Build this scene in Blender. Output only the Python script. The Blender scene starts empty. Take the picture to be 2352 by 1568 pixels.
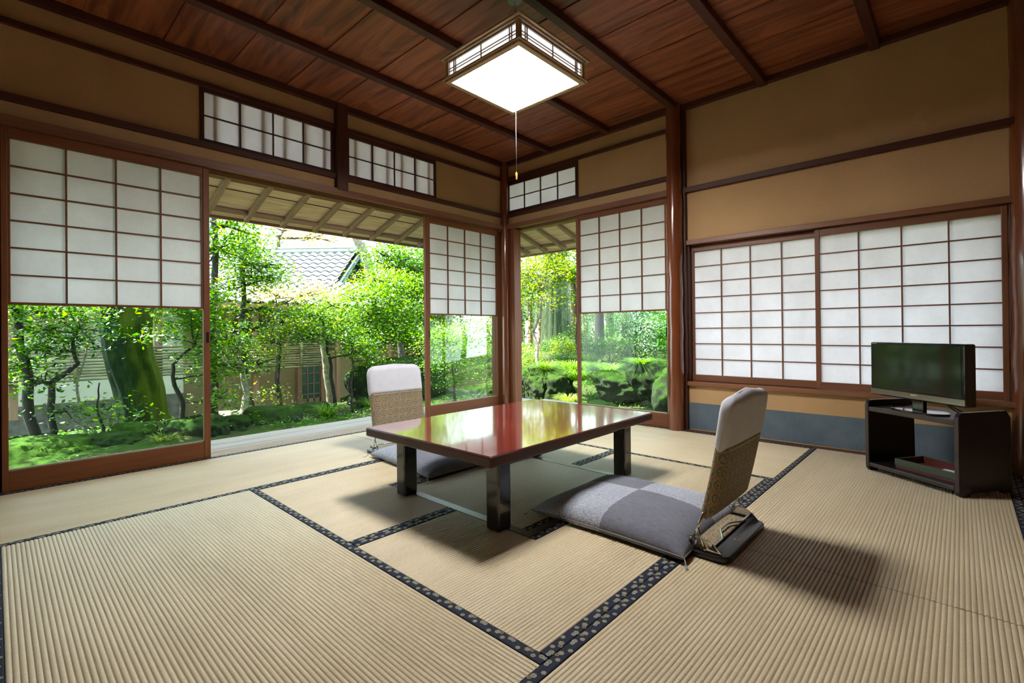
import bpy, bmesh, math, random
import numpy as np
from mathutils import Vector, Matrix, Euler, noise as MN

S = bpy.context.scene
COL = S.collection
PI = math.pi
rng = random.Random(7)
nrg = np.random.RandomState(11)

# ------------------------------------------------------------------ camera
YAW, PIT, ROL = 0.7498, 0.0045, -0.0099
Fh = Vector((math.cos(YAW), math.sin(YAW), 0)); Rh = Vector((math.sin(YAW), -math.cos(YAW), 0)); Uz = Vector((0, 0, 1))
Fw = Fh*math.cos(PIT) + Uz*math.sin(PIT); Up = -Fh*math.sin(PIT) + Uz*math.cos(PIT)
R2 = Rh*math.cos(ROL) + Up*math.sin(ROL); U2 = -Rh*math.sin(ROL) + Up*math.cos(ROL)
cd = bpy.data.cameras.new('camera'); cam = bpy.data.objects.new('camera', cd); COL.objects.link(cam)
cam.matrix_world = Matrix(((R2.x, U2.x, -Fw.x, 0), (R2.y, U2.y, -Fw.y, 0), (R2.z, U2.z, -Fw.z, 0.75), (0, 0, 0, 1)))
cd.sensor_fit = 'HORIZONTAL'; cd.sensor_width = 36; cd.lens = 1107.7*36/2352; cd.shift_y = -27.8/2352
cd.clip_start = 0.02; cd.clip_end = 300
S.camera = cam

# ------------------------------------------------------------------ sky, sun, exposure
W = bpy.data.worlds.new('sky'); S.world = W; W.use_nodes = True
wn = W.node_tree; bg = wn.nodes['Background']
tc = wn.nodes.new('ShaderNodeTexCoord'); sep = wn.nodes.new('ShaderNodeSeparateXYZ'); rmp = wn.nodes.new('ShaderNodeValToRGB')
wn.links.new(tc.outputs['Generated'], sep.inputs[0]); wn.links.new(sep.outputs['Z'], rmp.inputs[0]); wn.links.new(rmp.outputs[0], bg.inputs[0])
rmp.color_ramp.elements[0].color = (0.80, 0.90, 0.95, 1); rmp.color_ramp.elements[1].color = (0.62, 0.80, 1.0, 1)
rmp.color_ramp.elements[1].position = 0.8
SKY = 2.5
bg.inputs[1].default_value = SKY
sl = bpy.data.lights.new('sun', 'SUN'); sun = bpy.data.objects.new('sun', sl); COL.objects.link(sun)
sl.energy = 20.0; sl.angle = math.radians(0.6); sl.color = (1.0, 0.95, 0.84)
sd = Vector((-0.62, 0.62, 0)).normalized()*math.cos(math.radians(62)) + Vector((0, 0, math.sin(math.radians(62))))
sun.rotation_euler = sd.to_track_quat('Z', 'Y').to_euler()
LAMP_BOTTOM, LAMP_SIDE = 35.0, 0.62
S.view_settings.view_transform = 'Standard'; S.view_settings.look = 'None'
S.view_settings.exposure = 1.38; S.view_settings.gamma = 1.0; S.view_settings.use_curve_mapping = False
cy = S.cycles
cy.max_bounces = 7; cy.diffuse_bounces = 4; cy.glossy_bounces = 3; cy.transmission_bounces = 4; cy.transparent_max_bounces = 8
cy.caustics_reflective = False; cy.caustics_refractive = False; cy.sample_clamp_indirect = 6.0; cy.blur_glossy = 0.5

# ------------------------------------------------------------------ mesh helpers
class MB:
    def __init__(s): s.v = []; s.f = []; s.uv = {}
    def add(s, vs, fs, uvs=None):
        n = len(s.v); s.v += [tuple(map(float, q)) for q in vs]
        for i, f in enumerate(fs):
            if uvs is not None: s.uv[len(s.f)] = uvs[i]
            s.f.append(tuple(n+k for k in f))
        return s
    def box(s, x0, x1, y0, y1, z0, z1):
        x0, x1 = min(x0, x1), max(x0, x1); y0, y1 = min(y0, y1), max(y0, y1); z0, z1 = min(z0, z1), max(z0, z1)
        return s.add([(x0,y0,z0),(x1,y0,z0),(x1,y1,z0),(x0,y1,z0),(x0,y0,z1),(x1,y0,z1),(x1,y1,z1),(x0,y1,z1)],
              [(0,3,2,1),(4,5,6,7),(0,1,5,4),(1,2,6,5),(2,3,7,6),(3,0,4,7)])
    def tube(s, pts, radii, n=10, caps=True):
        pts = [Vector(p) for p in pts]
        if not hasattr(radii, '__len__'): radii = [radii]*len(pts)
        rings = []; ref = Vector((0.13, 0.27, 0.95)).normalized()
        vs = []
        for i, p in enumerate(pts):
            t = (pts[min(i+1, len(pts)-1)] - pts[max(i-1, 0)])
            if t.length < 1e-9: t = Vector((0, 0, 1))
            t.normalize()
            a = ref - t*ref.dot(t)
            if a.length < 0.1: a = Vector((1, 0, 0)) - t*t.x
            a.normalize(); b = t.cross(a); ref = a
            for k in range(n):
                an = 2*PI*k/n; vs.append(p + (a*math.cos(an) + b*math.sin(an))*radii[i])
        fs = []
        for i in range(len(pts)-1):
            for k in range(n):
                fs.append((i*n+k, i*n+(k+1) % n, (i+1)*n+(k+1) % n, (i+1)*n+k))
        if caps: fs.append(tuple(range(n-1, -1, -1))); fs.append(tuple(range((len(pts)-1)*n, len(pts)*n)))
        return s.add(vs, fs)
    def cyl(s, p0, p1, r0, r1=None, n=16): return s.tube([p0, p1], [r0, r1 if r1 is not None else r0], n)
    def prism(s, poly, axis, a, b):
        # poly: 2d points; axis 'x','y','z' extrusion from a to b
        def P(q, c):
            return {'x': (c, q[0], q[1]), 'y': (q[0], c, q[1]), 'z': (q[0], q[1], c)}[axis]
        n = len(poly); vs = [P(q, a) for q in poly] + [P(q, b) for q in poly]
        fs = [tuple(range(n-1, -1, -1)), tuple(range(n, 2*n))] + [(i, (i+1) % n, n+(i+1) % n, n+i) for i in range(n)]
        return s.add(vs, fs)
    def grid(s, fn, nu, nv):
        vs = [fn(i/nu, j/nv) for j in range(nv+1) for i in range(nu+1)]
        fs = [(j*(nu+1)+i, j*(nu+1)+i+1, (j+1)*(nu+1)+i+1, (j+1)*(nu+1)+i) for j in range(nv) for i in range(nu)]
        return s.add(vs, fs)
    def build(s, name, mat, parent=None, smooth=False, bevel=0, seg=2, world=False, fix=True, angle=None):
        me = bpy.data.meshes.new(name)
        vs = s.v
        if parent is not None and world:
            o0 = parent.location; vs = [(x-o0.x, y-o0.y, z-o0.z) for x, y, z in vs]
        me.from_pydata(vs, [], s.f); me.update()
        if fix:
            bm = bmesh.new(); bm.from_mesh(me); bmesh.ops.recalc_face_normals(bm, faces=bm.faces); bm.to_mesh(me); bm.free()
        if s.uv:
            ul = me.uv_layers.new(name='UVMap')
            for p in me.polygons:
                u = s.uv.get(p.index)
                if u:
                    co = {tuple(np.round(vs[vi], 6)): uv for vi, uv in zip(s.f[p.index], u)}
                    for li in p.loop_indices:
                        vi = me.loops[li].vertex_index; ul.data[li].uv = co[tuple(np.round(vs[vi], 6))]
        if smooth:
            me.shade_smooth()
            if angle: me.set_sharp_from_angle(angle=math.radians(angle))
        me.materials.append(mat)
        o = bpy.data.objects.new(name, me); COL.objects.link(o)
        if parent is not None: o.parent = parent
        if bevel:
            b = o.modifiers.new('bevel', 'BEVEL'); b.width = bevel; b.segments = seg; b.limit_method = 'ANGLE'; b.angle_limit = math.radians(50)
            b.harden_normals = False
        return o

def thing(name, label, cat, loc=(0, 0, 0), rz=0, group=None):
    o = bpy.data.objects.new(name, None); COL.objects.link(o); o.location = loc; o.rotation_euler = (0, 0, rz)
    o.empty_display_size = 0.05
    return tag(o, label, cat, group)
def tag(o, label=None, cat=None, group=None, kind=None):
    if label: o['label'] = label
    if cat: o['category'] = cat
    if group: o['group'] = group
    if kind: o['kind'] = kind
    return o
def struct(o, label=None):
    o['kind'] = 'structure'
    if label: o['label'] = label
    return o

# ------------------------------------------------------------------ material helpers
class NT:
    def __init__(s, name):
        s.m = bpy.data.materials.new(name); s.m.use_nodes = True; s.t = s.m.node_tree
        s.b = s.t.nodes['Principled BSDF']; s.out = s.t.nodes['Material Output']
    def n(s, typ, **kw):
        x = s.t.nodes.new('ShaderNode'+typ)
        for k, v in kw.items(): setattr(x, k, v)
        return x
    def l(s, a, b): s.t.links.new(a, b)
    def set(s, inp, v):
        i = s.b.inputs[inp] if isinstance(inp, str) else inp
        if hasattr(v, 'links') or isinstance(v, bpy.types.NodeSocket): s.l(v, i)
        else: i.default_value = v
    def m_(s, op, a, b=0.0, c=None):
        x = s.n('Math', operation=op)
        for i, q in enumerate((a, b, c)):
            if q is None: continue
            if isinstance(q, bpy.types.NodeSocket): s.l(q, x.inputs[i])
            else: x.inputs[i].default_value = q
        return x.outputs[0]
    def mix(s, f, a, b):
        x = s.n('Mix', data_type='RGBA')
        for i, q in ((0, f), (6, a), (7, b)):
            if isinstance(q, bpy.types.NodeSocket): s.l(q, x.inputs[i])
            else: x.inputs[i].default_value = q if i == 0 else (*q[:3], 1)
        return x.outputs[2]
    def noise(s, scale, detail=3, rough=0.5, vec=None, map_=None, coord='Object', dist=0.0):
        x = s.n('TexNoise'); x.inputs['Scale'].default_value = scale; x.inputs['Detail'].default_value = detail; x.inputs['Roughness'].default_value = rough
        x.inputs['Distortion'].default_value = dist
        if vec is None: vec = s.coord(coord)
        if map_ is not None:
            mp = s.n('Mapping'); mp.inputs['Scale'].default_value = map_; s.l(vec, mp.inputs[0]); vec = mp.outputs[0]
        s.l(vec, x.inputs['Vector']); return x.outputs['Fac']
    def coord(s, w='Object'):
        if not hasattr(s, '_tc'): s._tc = s.n('TexCoord')
        return s._tc.outputs[w]
    def pos(s):
        if not hasattr(s, '_g'): s._g = s.n('NewGeometry')
        return s._g.outputs['Position']
    def geo(s, w):
        s.pos(); return s._g.outputs[w]
    def ramp(s, f, stops):
        x = s.n('ValToRGB'); e = x.color_ramp.elements
        while len(e) < len(stops): e.new(0.5)
        for q, (p, c) in zip(e, stops): q.position = p; q.color = (*c[:3], 1)
        s.l(f, x.inputs[0]); return x.outputs[0]
    def bump(s, h, strength=0.3, dist=0.002):
        x = s.n('Bump'); x.inputs['Strength'].default_value = strength; x.inputs['Distance'].default_value = dist
        s.l(h, x.inputs['Height']); s.l(x.outputs[0], s.b.inputs['Normal']); return x.outputs[0]
    def sepxyz(s, v):
        x = s.n('SeparateXYZ'); s.l(v, x.inputs[0]); return x.outputs
    def rough(s, r, spec=0.5): s.b.inputs['Roughness'].default_value = r; s.b.inputs['Specular IOR Level'].default_value = spec

_mc = {}
def plain(name, col, rough=0.5, metal=0.0, spec=0.5, coat=0.0, nscale=0, nvar=0.15, bump=0.0, bscale=200):
    if name in _mc: return _mc[name]
    k = NT(name); k.rough(rough, spec); k.b.inputs['Metallic'].default_value = metal; k.b.inputs['Coat Weight'].default_value = coat
    k.b.inputs['Coat Roughness'].default_value = 0.05
    if nscale:
        f = k.noise(nscale, 4); k.set('Base Color', k.ramp(f, [(0.3, tuple(c*(1-nvar) for c in col)), (0.7, tuple(min(1, c*(1+nvar)) for c in col))]))
    else: k.set('Base Color', (*col, 1))
    if bump: k.bump(k.noise(bscale, 3), bump, 0.001)
    _mc[name] = k.m; return k.m
def wood(name, c1, c2, axis='x', rough=0.45, spec=0.5, freq=28, coat=0.0, island=0.0, cathedral=False, bump=0.15):
    key = name+axis
    if key in _mc: return _mc[key]
    k = NT(key); k.rough(rough, spec); k.b.inputs['Coat Weight'].default_value = coat; k.b.inputs['Coat Roughness'].default_value = 0.08
    mp = {'x': (0.06, 1, 1), 'y': (1, 0.06, 1), 'z': (1, 1, 0.06)}[axis]
    vec = k.pos()
    if island:
        r = k.geo('Random Per Island'); cv = k.n('CombineXYZ'); k.l(k.m_('MULTIPLY', r, 37.0), cv.inputs[0]); k.l(k.m_('MULTIPLY', r, 91.0), cv.inputs[1])
        va = k.n('VectorMath', operation='ADD'); k.l(vec, va.inputs[0]); k.l(cv.outputs[0], va.inputs[1]); vec = va.outputs[0]
    f = k.noise(freq, 5, 0.6, vec, mp, dist=0.3)
    if cathedral:
        mp2 = {'x': (0.22, 1, 1), 'y': (1, 0.22, 1), 'z': (1, 1, 0.22)}[axis]
        g = k.noise(2.6, 1, 0.4, vec, mp2)
        g = k.m_('FRACT', k.m_('MULTIPLY', g, 15.0)); g = k.m_('POWER', g, 1.6); g = k.m_('MULTIPLY', g, 0.13)
        f = k.m_('ADD', k.m_('MULTIPLY', f, 0.93), g)
    else:
        g = k.noise(3, 2, 0.5, vec, mp); f = k.m_('ADD', k.m_('MULTIPLY', f, 0.7), k.m_('MULTIPLY', g, 0.3))
    c = k.ramp(f, [(0.30, c1), (0.70, c2)])
    if island:
        h = k.n('HueSaturation'); k.l(c, h.inputs['Color']); k.l(k.m_('ADD', k.m_('MULTIPLY', k.geo('Random Per Island'), island), 1-island/2), h.inputs['Value']); c = h.outputs[0]
    k.set('Base Color', c)
    if bump: k.bump(f, bump, 0.001)
    _mc[key] = k.m; return k.m

DW1, DW2 = (0.036, 0.010, 0.006), (0.088, 0.025, 0.012)      # dark stained timber of rails
DR1, DR2 = (0.105, 0.032, 0.010), (0.20, 0.068, 0.023)        # door frames
def dark(ax): return wood('dark_timber_', DW1, DW2, ax, 0.5, 0.4)
def frame(ax): return wood('door_timber_', DR1, DR2, ax, 0.5, 0.28)
def pale(ax): return wood('weathered_timber_', (0.26, 0.20, 0.14), (0.46, 0.38, 0.29), ax, 0.65, 0.3)
def eavew(ax): return wood('eave_timber_', (0.56, 0.40, 0.26), (0.84, 0.67, 0.49), ax, 0.6, 0.3, cathedral=True, island=0.25)
def rafterw(ax): return wood('rafter_timber_', (0.22, 0.145, 0.09), (0.38, 0.27, 0.18), ax, 0.6, 0.3)

def m_plaster():
    k = NT('plaster_ochre'); k.rough(0.9, 0.15)
    f = k.noise(320, 3, 0.7, k.pos()); g = k.noise(2.2, 3, 0.5, k.pos())
    h = k.m_('ADD', k.m_('MULTIPLY', f, 0.6), k.m_('MULTIPLY', g, 0.4))
    k.set('Base Color', k.ramp(h, [(0.3, (0.40, 0.245, 0.118)), (0.7, (0.58, 0.37, 0.185))])); k.bump(f, 0.5, 0.0015); return k.m
PLASTER = m_plaster()
def m_paper():
    k = NT('shoji_paper'); t = k.t
    f = k.noise(7, 4, 0.6, k.pos(), (1, 1, 0.6)); g = k.noise(60, 3, 0.6, k.pos())
    c = k.ramp(k.m_('ADD', k.m_('MULTIPLY', f, .7), k.m_('MULTIPLY', g, .3)), [(0.3, (0.82, 0.785, 0.79)), (0.7, (0.93, 0.90, 0.915))])
    d = k.n('BsdfDiffuse'); tr = k.n('BsdfTranslucent'); mx = k.n('MixShader'); mx.inputs[0].default_value = 0.57
    k.l(c, d.inputs[0]); k.l(c, tr.inputs[0]); k.l(d.outputs[0], mx.inputs[1]); k.l(tr.outputs[0], mx.inputs[2])
    bp = k.n('Bump'); bp.inputs['Strength'].default_value = 0.25; bp.inputs['Distance'].default_value = 0.004; k.l(f, bp.inputs['Height'])
    k.l(bp.outputs[0], d.inputs['Normal']); k.l(mx.outputs[0], k.out.inputs[0]); return k.m
PAPER = m_paper()
def m_glass():
    k = NT('window_glass')
    tr = k.n('BsdfTransparent'); tr.inputs[0].default_value = (0.90, 0.97, 0.93, 1)
    gl = k.n('BsdfGlossy'); gl.inputs['Roughness'].default_value = 0.02
    fr = k.n('Fresnel'); fr.inputs[0].default_value = 1.5
    mx = k.n('MixShader'); k.l(k.m_('MULTIPLY', fr.outputs[0], 0.28), mx.inputs[0]); k.l(tr.outputs[0], mx.inputs[1]); k.l(gl.outputs[0], mx.inputs[2]); k.l(mx.outputs[0], k.out.inputs[0]); return k.m
GLASS = m_glass()
def m_tatami(ax):
    # woven rush: fine threads run across the ribs
    k = NT('tatami_rush_'+ax); k.rough(0.48, 0.5); k.b.inputs['Sheen Weight'].default_value = 0.45; k.b.inputs['Sheen Roughness'].default_value = 0.35; k.b.inputs['Sheen Tint'].default_value = (1, 1, 0.95, 1)
    sc = (1.6, 420, 1) if ax == 'x' else (420, 1.6, 1)          # ribs along ax; fine rush lies across the ribs
    sc = (430, 55, 1) if ax == 'x' else (55, 430, 1)
    f = k.noise(1.0, 3, 0.6, k.pos(), sc)
    sb = (1.3, 9, 1) if ax == 'x' else (9, 1.3, 1)
    g = k.noise(1.0, 4, 0.6, k.pos(), sb); w = k.noise(1.7, 3, 0.5, k.pos())
    h = k.m_('ADD', k.m_('MULTIPLY', f, 0.45), k.m_('ADD', k.m_('MULTIPLY', g, 0.25), k.m_('MULTIPLY', w, 0.3)))
    k.set('Base Color', k.ramp(h, [(0.32, (0.43, 0.335, 0.195)), (0.5, (0.59, 0.485, 0.305)), (0.68, (0.70, 0.605, 0.41))]))
    k.bump(f, 0.35, 0.0008); return k.m
TAT = {'x': m_tatami('x'), 'y': m_tatami('y')}
def m_border():
    k = NT('tatami_border_brocade'); k.rough(0.75, 0.2)
    uv = k.sepxyz(k.coord('UV')); P = 0.0988
    u = k.m_('MULTIPLY', k.m_('FRACT', k.m_('DIVIDE', uv[0], P)), P); v = uv[1]
    weave = k.noise(900, 2, 0.5, k.coord('UV'), (1, 1, 1))
    col = k.mix(k.m_('GREATER_THAN', weave, 0.60), (0.008, 0.011, 0.026), (0.045, 0.052, 0.085))
    def hexd(cx, cy_, stretch=1.0):
        dx = k.m_('ABSOLUTE', k.m_('SUBTRACT', v, cy_)); dy = k.m_('ABSOLUTE', k.m_('SUBTRACT', u, cx))
        return k.m_('MAXIMUM', dx, k.m_('ADD', k.m_('MULTIPLY', dx, 0.5), k.m_('MULTIPLY', dy, 0.866)))
    gold = (0.42, 0.40, 0.25); navy = (0.02, 0.025, 0.04)
    def outlined(col, cx, cy_, r, solid=None):
        d = hexd(cx, cy_)
        col = k.mix(k.m_('LESS_THAN', d, r), col, gold)
        col = k.mix(k.m_('LESS_THAN', d, r*0.84), col, solid or navy)
        if solid is None:
            col = k.mix(k.m_('LESS_THAN', d, r*0.66), col, gold)
            inner = k.noise(560, 1, 0.5, k.coord('UV'))
            col = k.mix(k.m_('MULTIPLY', k.m_('LESS_THAN', d, r*0.52), k.m_('GREATER_THAN', inner, 0.5)), col, navy)
        return col
    col = outlined(col, 0.0135, 0.0085, 0.0052, (0.17, 0.19, 0.26))
    col = outlined(col, 0.0240, 0.0075, 0.0066)
    col = outlined(col, 0.0420, 0.0185, 0.0056)
    col = outlined(col, 0.0560, 0.0060, 0.0050, (0.12, 0.11, 0.055))
    col = outlined(col, 0.0660, 0.0105, 0.0066)
    col = outlined(col, 0.0870, 0.0215, 0.0056)
    k.set('Base Color', col); k.bump(weave, 0.3, 0.0006); return k.m
BORDER = m_border()

# ------------------------------------------------------------------ room measures
YL, XR, XW, ZC = 3.365, 3.52, 3.57, 2.44         # left wall plane, right wall plane, window wall plane, ceiling
ZL, Z1, ZU = 1.766, 1.887, 2.256                 # door head, lower rail, upper rail
XB, YB = -1.80, -1.90                            # walls behind the camera

def B(mb, side, u0, u1, w0, w1, z0, z1):
    if side == 'L': return mb.box(u0, u1, w0, w1, z0, z1)
    return mb.box(w0, w1, u0, u1, z0, z1)
AX = {'L': 'x', 'R': 'y'}

# floor slab under the mats
struct(MB().box(XB, XR+0.05, YB, YL+0.03, -0.12, -0.012).build('floor', plain('subfloor', (0.10, 0.06, 0.035), 0.8)))

# plaster walls (with gaps for the openings)
m = MB()
m.box(XB, 3.52, YL, YL+0.07, 1.80, 2.44)
m.box(XB, 0.0, YL, YL+0.07, 0.0, 1.80)
wl = struct(MB().box(XB, -0.03, YL, YL+0.07, 0.0, 1.80).build('wall_left', PLASTER), 'ochre plaster wall on the garden side')
def plaster_panel(name, side, rects, w0, w1, mat=PLASTER):
    mb = MB()
    for u0, u1, z0, z1 in rects: B(mb, side, u0, u1, w0, w1, z0, z1)
    return mb.build(name, mat)
struct(plaster_panel('wall_left_upper', 'L', [(XB, 3.50, 1.79, 1.90), (XB, 0.86, 1.90, 2.44), (0.86, 1.71, 2.24, 2.44), (1.71, 1.80, 1.90, 2.44),
       (1.80, 2.64, 2.24, 2.44), (2.64, 3.50, 1.90, 2.44)], YL, YL+0.07), 'ochre plaster above the garden doors')
struct(plaster_panel('wall_right_upper', 'R', [(1.60, 3.36, 1.79, 1.90), (1.60, 2.47, 1.90, 2.44), (2.47, 3.36, 2.24, 2.44)], XR, XR+0.07), 'ochre plaster above the side door')
mb = MB()
mb.box(XW, XW+0.08, -2.0, 1.56, 1.40, 2.46); mb.box(XW, XW+0.08, -2.0, 1.56, 0.0, 0.345); mb.box(XW, XW+0.08, -2.0, -0.20, 0.3, 1.5)
struct(mb.build('wall_right', PLASTER), 'ochre plaster wall around the paper window')
struct(MB().box(XB-0.07, XB, YB, YL+0.07, 0, 2.46).build('wall_back', PLASTER))
struct(MB().box(XB, XW, YB-0.07, YB, 0, 2.46).build('wall_front', PLASTER))
# blue grey paper dado below the window
def m_dado():
    k = NT('dado_paper'); k.rough(0.85, 0.2)
    f = k.noise(6, 5, 0.6, k.pos()); g = k.noise(90, 3, .6, k.pos()); z = k.sepxyz(k.pos())[2]
    c = k.ramp(k.m_('ADD', k.m_('MULTIPLY', f, .7), k.m_('MULTIPLY', g, .3)), [(0.3, (0.085, 0.115, 0.145)), (0.7, (0.145, 0.18, 0.205))])
    k.set('Base Color', c); k.bump(g, 0.3, 0.002); return k.m
struct(MB().box(XW-0.003, XW, -0.2, 1.52, 0.010, 0.205).build('baseboard_right', m_dado()), 'blue grey paper band along the foot of the window wall')
struct(MB().box(XR-0.0075, XW+0.05, -2.0, 1.56, -0.10, 0.0015).build('baseboard_strip', wood('edge_timber_', (0.05, 0.025, 0.014), (0.10, 0.05, 0.028), 'y', 0.6)))
struct(MB().box(XR-0.0075, XR, 1.56, 3.3, -0.02, 0.0015).build('baseboard_sill', wood('edge_timber_', (0.05, 0.025, 0.014), (0.10, 0.05, 0.028), 'y', 0.6)))
struct(MB().box(XB, 3.48, YL-0.0075, YL-0.0021, -0.02, 0.0015).build('baseboard_left', wood('edge_timber_', (0.05, 0.025, 0.014), (0.10, 0.05, 0.028), 'x', 0.6)))

# ceiling: boards across, battens along x
mb = MB(); x = 0.335-0.345*7; ci = 0
while x < XW+0.05:
    z = ZC; mb.add([(x-0.01, YB, z), (x+0.345, YB, z+0.007), (x+0.345, YL+0.05, z+0.007), (x-0.01, YL+0.05, z),
                    (x-0.01, YB, z+0.008), (x+0.345, YB, z+0.015), (x+0.345, YL+0.05, z+0.015), (x-0.01, YL+0.05, z+0.008)],
                   [(0,3,2,1),(4,5,6,7),(0,1,5,4),(1,2,6,5),(2,3,7,6),(3,0,4,7)])
    x += 0.345
ceil = struct(mb.build('ceiling', wood('ceiling_cedar_', (0.105, 0.027, 0.012), (0.40, 0.125, 0.055), 'y', 0.42, 0.5, 24, island=0.45, cathedral=True)), 'reddish cedar board ceiling')
for y in (2.775, 2.152, 1.557, 0.965, 0.356, -0.24, -0.84, -1.44):
    MB().box(XB, XW, y-0.026, y+0.026, 2.398, 2.441).build('ceiling_batten', dark('x'), ceil, bevel=0.004)
struct(MB().box(XB-0.1, XW+0.12, YB-0.1, YL+0.12, 2.465, 2.52).build('ceiling_sun_slab', plain('sun_slab', (0.12, 0.08, 0.05), 0.8)))  # unseen slab above the boards, added to keep sunlight out
# cornice under the ceiling, rails and heads: one trim each
def trim(n, side, u0, u1, w0, w1, z0, z1, mat=None, bevel=0.003, label=None):
    return struct(B(MB(), side, u0, u1, w0, w1, z0, z1).build('trim_%d' % n, mat or dark(AX[side]), bevel=bevel), label)
trim(1, 'L', XB, 3.50, YL-0.035, YL+0.01, 2.396, 2.445, label='dark cornice on the garden side')
trim(2, 'R', 1.62, 3.33, XR-0.035, XR+0.01, 2.396, 2.445)
trim(3, 'R', -0.20, 1.55, XW-0.04, XW+0.01, 2.405, 2.452)
trim(4, 'L', XB, 3.48, YL-0.02, YL+0.01, ZU, ZU+0.030)
trim(5, 'R', 1.62, 3.32, XR-0.02, XR+0.01, ZU, ZU+0.030)
trim(6, 'L', XB, 3.48, YL-0.028, YL+0.02, Z1, Z1+0.036)
trim(7, 'R', 1.62, 3.32, XR-0.028, XR+0.02, Z1, Z1+0.036)
trim(8, 'R', -0.215, 1.575, XW-0.036, XW+0.01, 1.779, 1.818, label='dark picture rail across the window wall')
# door heads with sliding grooves
def head(n, side, u0, u1, w):
    mb = MB(); B(mb, side, u0, u1, w-0.03, w+0.19, ZL+0.012, ZL+0.045)
    for a, b in ((-0.03, 0.002), (0.034, 0.040), (0.072, 0.078), (0.108, 0.19)): B(mb, side, u0, u1, w+a, w+b, ZL, ZL+0.012)
    return struct(mb.build('trim_%d' % n, wood('head_timber_', (0.10, 0.035, 0.016), (0.22, 0.085, 0.038), AX[side], 0.45), bevel=0.0015))
head(9, 'L', XB, 3.50, YL-0.012); head(10, 'R', 1.62, 3.34, XR-0.012)
# upper post on the garden wall
struct(MB().box(1.711, 1.797, YL-0.05, YL+0.03, 1.80, 2.44).build('trim_11', dark('z'), bevel=0.006), 'short square post between the two transom windows')
# sill tracks
def sill(n, side, u0, u1, w):
    mb = MB(); B(mb, side, u0, u1, w-0.008, w+0.17, -0.07, -0.020)
    for i in range(5): B(mb, side, u0, u1, w-0.008+i*0.037, w-0.008+i*0.037+0.024, -0.020, 0.001)
    return struct(mb.build('trim_%d' % n, pale(AX[side]), bevel=0.001))
sill(12, 'L', XB, 3.44, YL+0.006); sill(13, 'R', 1.60, 3.30, XR+0.006)
# pillars
def pillar_pts(x, y, z0, z1, r, seed, amp=0.004):
    rr = random.Random(seed); n = 26; pts = []; rad = []
    for i in range(n+1):
        z = z0+(z1-z0)*i/n; pts.append((x+rr.uniform(-amp, amp)*0.4, y+rr.uniform(-amp, amp)*0.4, z)); rad.append(r*(1.03-0.06*i/n)+rr.uniform(-amp, amp)*0.5)
    return pts, rad
LOGM = wood('polished_log_', (0.10, 0.021, 0.008), (0.23, 0.070, 0.024), 'z', 0.18, 0.6, 18, coat=0.6)
mb = MB(); mb.tube(*pillar_pts(3.508, 1.578, -0.01, 2.44, 0.058, 3, 0.006), n=28); p1 = struct(mb.build('pillar_middle', LOGM, smooth=True, angle=60), 'glossy round red log pillar between door and paper window')
MB().box(3.535, 3.62, 1.505, 1.56, 0, 2.42).build('pillar_edge', dark('z'), p1, bevel=0.004)
mb = MB(); mb.tube(*pillar_pts(3.497, 3.342, -0.01, 2.44, 0.043, 4, 0.003), n=24); p2 = struct(mb.build('pillar_corner', LOGM, smooth=True, angle=60), 'round log pillar in the garden corner')
mb = MB(); mb.box(3.50, 3.60, 3.222, 3.262, 0, ZL); mb.box(3.515, 3.62, 3.262, 3.37, 0, ZL); mb.build('pillar_jamb', frame('z'), p2, bevel=0.003)
MB().box(3.452, 3.50, YL+0.035, YL+0.13, 0, ZL).build('pillar_jamb', frame('z'), p2, bevel=0.003)
mb = MB(); mb.tube(*pillar_pts(3.59, -0.275, -0.01, 2.44, 0.088, 5, 0.005), n=28); struct(mb.build('pillar_right', LOGM, smooth=True, angle=60), 'round log pillar at the right end of the paper window')
struct(MB().box(-0.07, 0.016, YL-0.04, YL+0.05, 0, ZL).box(-0.07, 0.034, YL+0.026, YL+0.10, 0, ZL).build('pillar_left', dark('z'), bevel=0.006), 'dark post at the left edge of the garden doors')
MB().box(-0.020, 0.012, YL-0.044, YL-0.0402, 0.27, 0.335).build('latch_plate', plain('worn_iron', (0.10, 0.10, 0.11), 0.4, 0.8, nscale=160, nvar=0.7), bpy.data.objects['pillar_left'])

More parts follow.
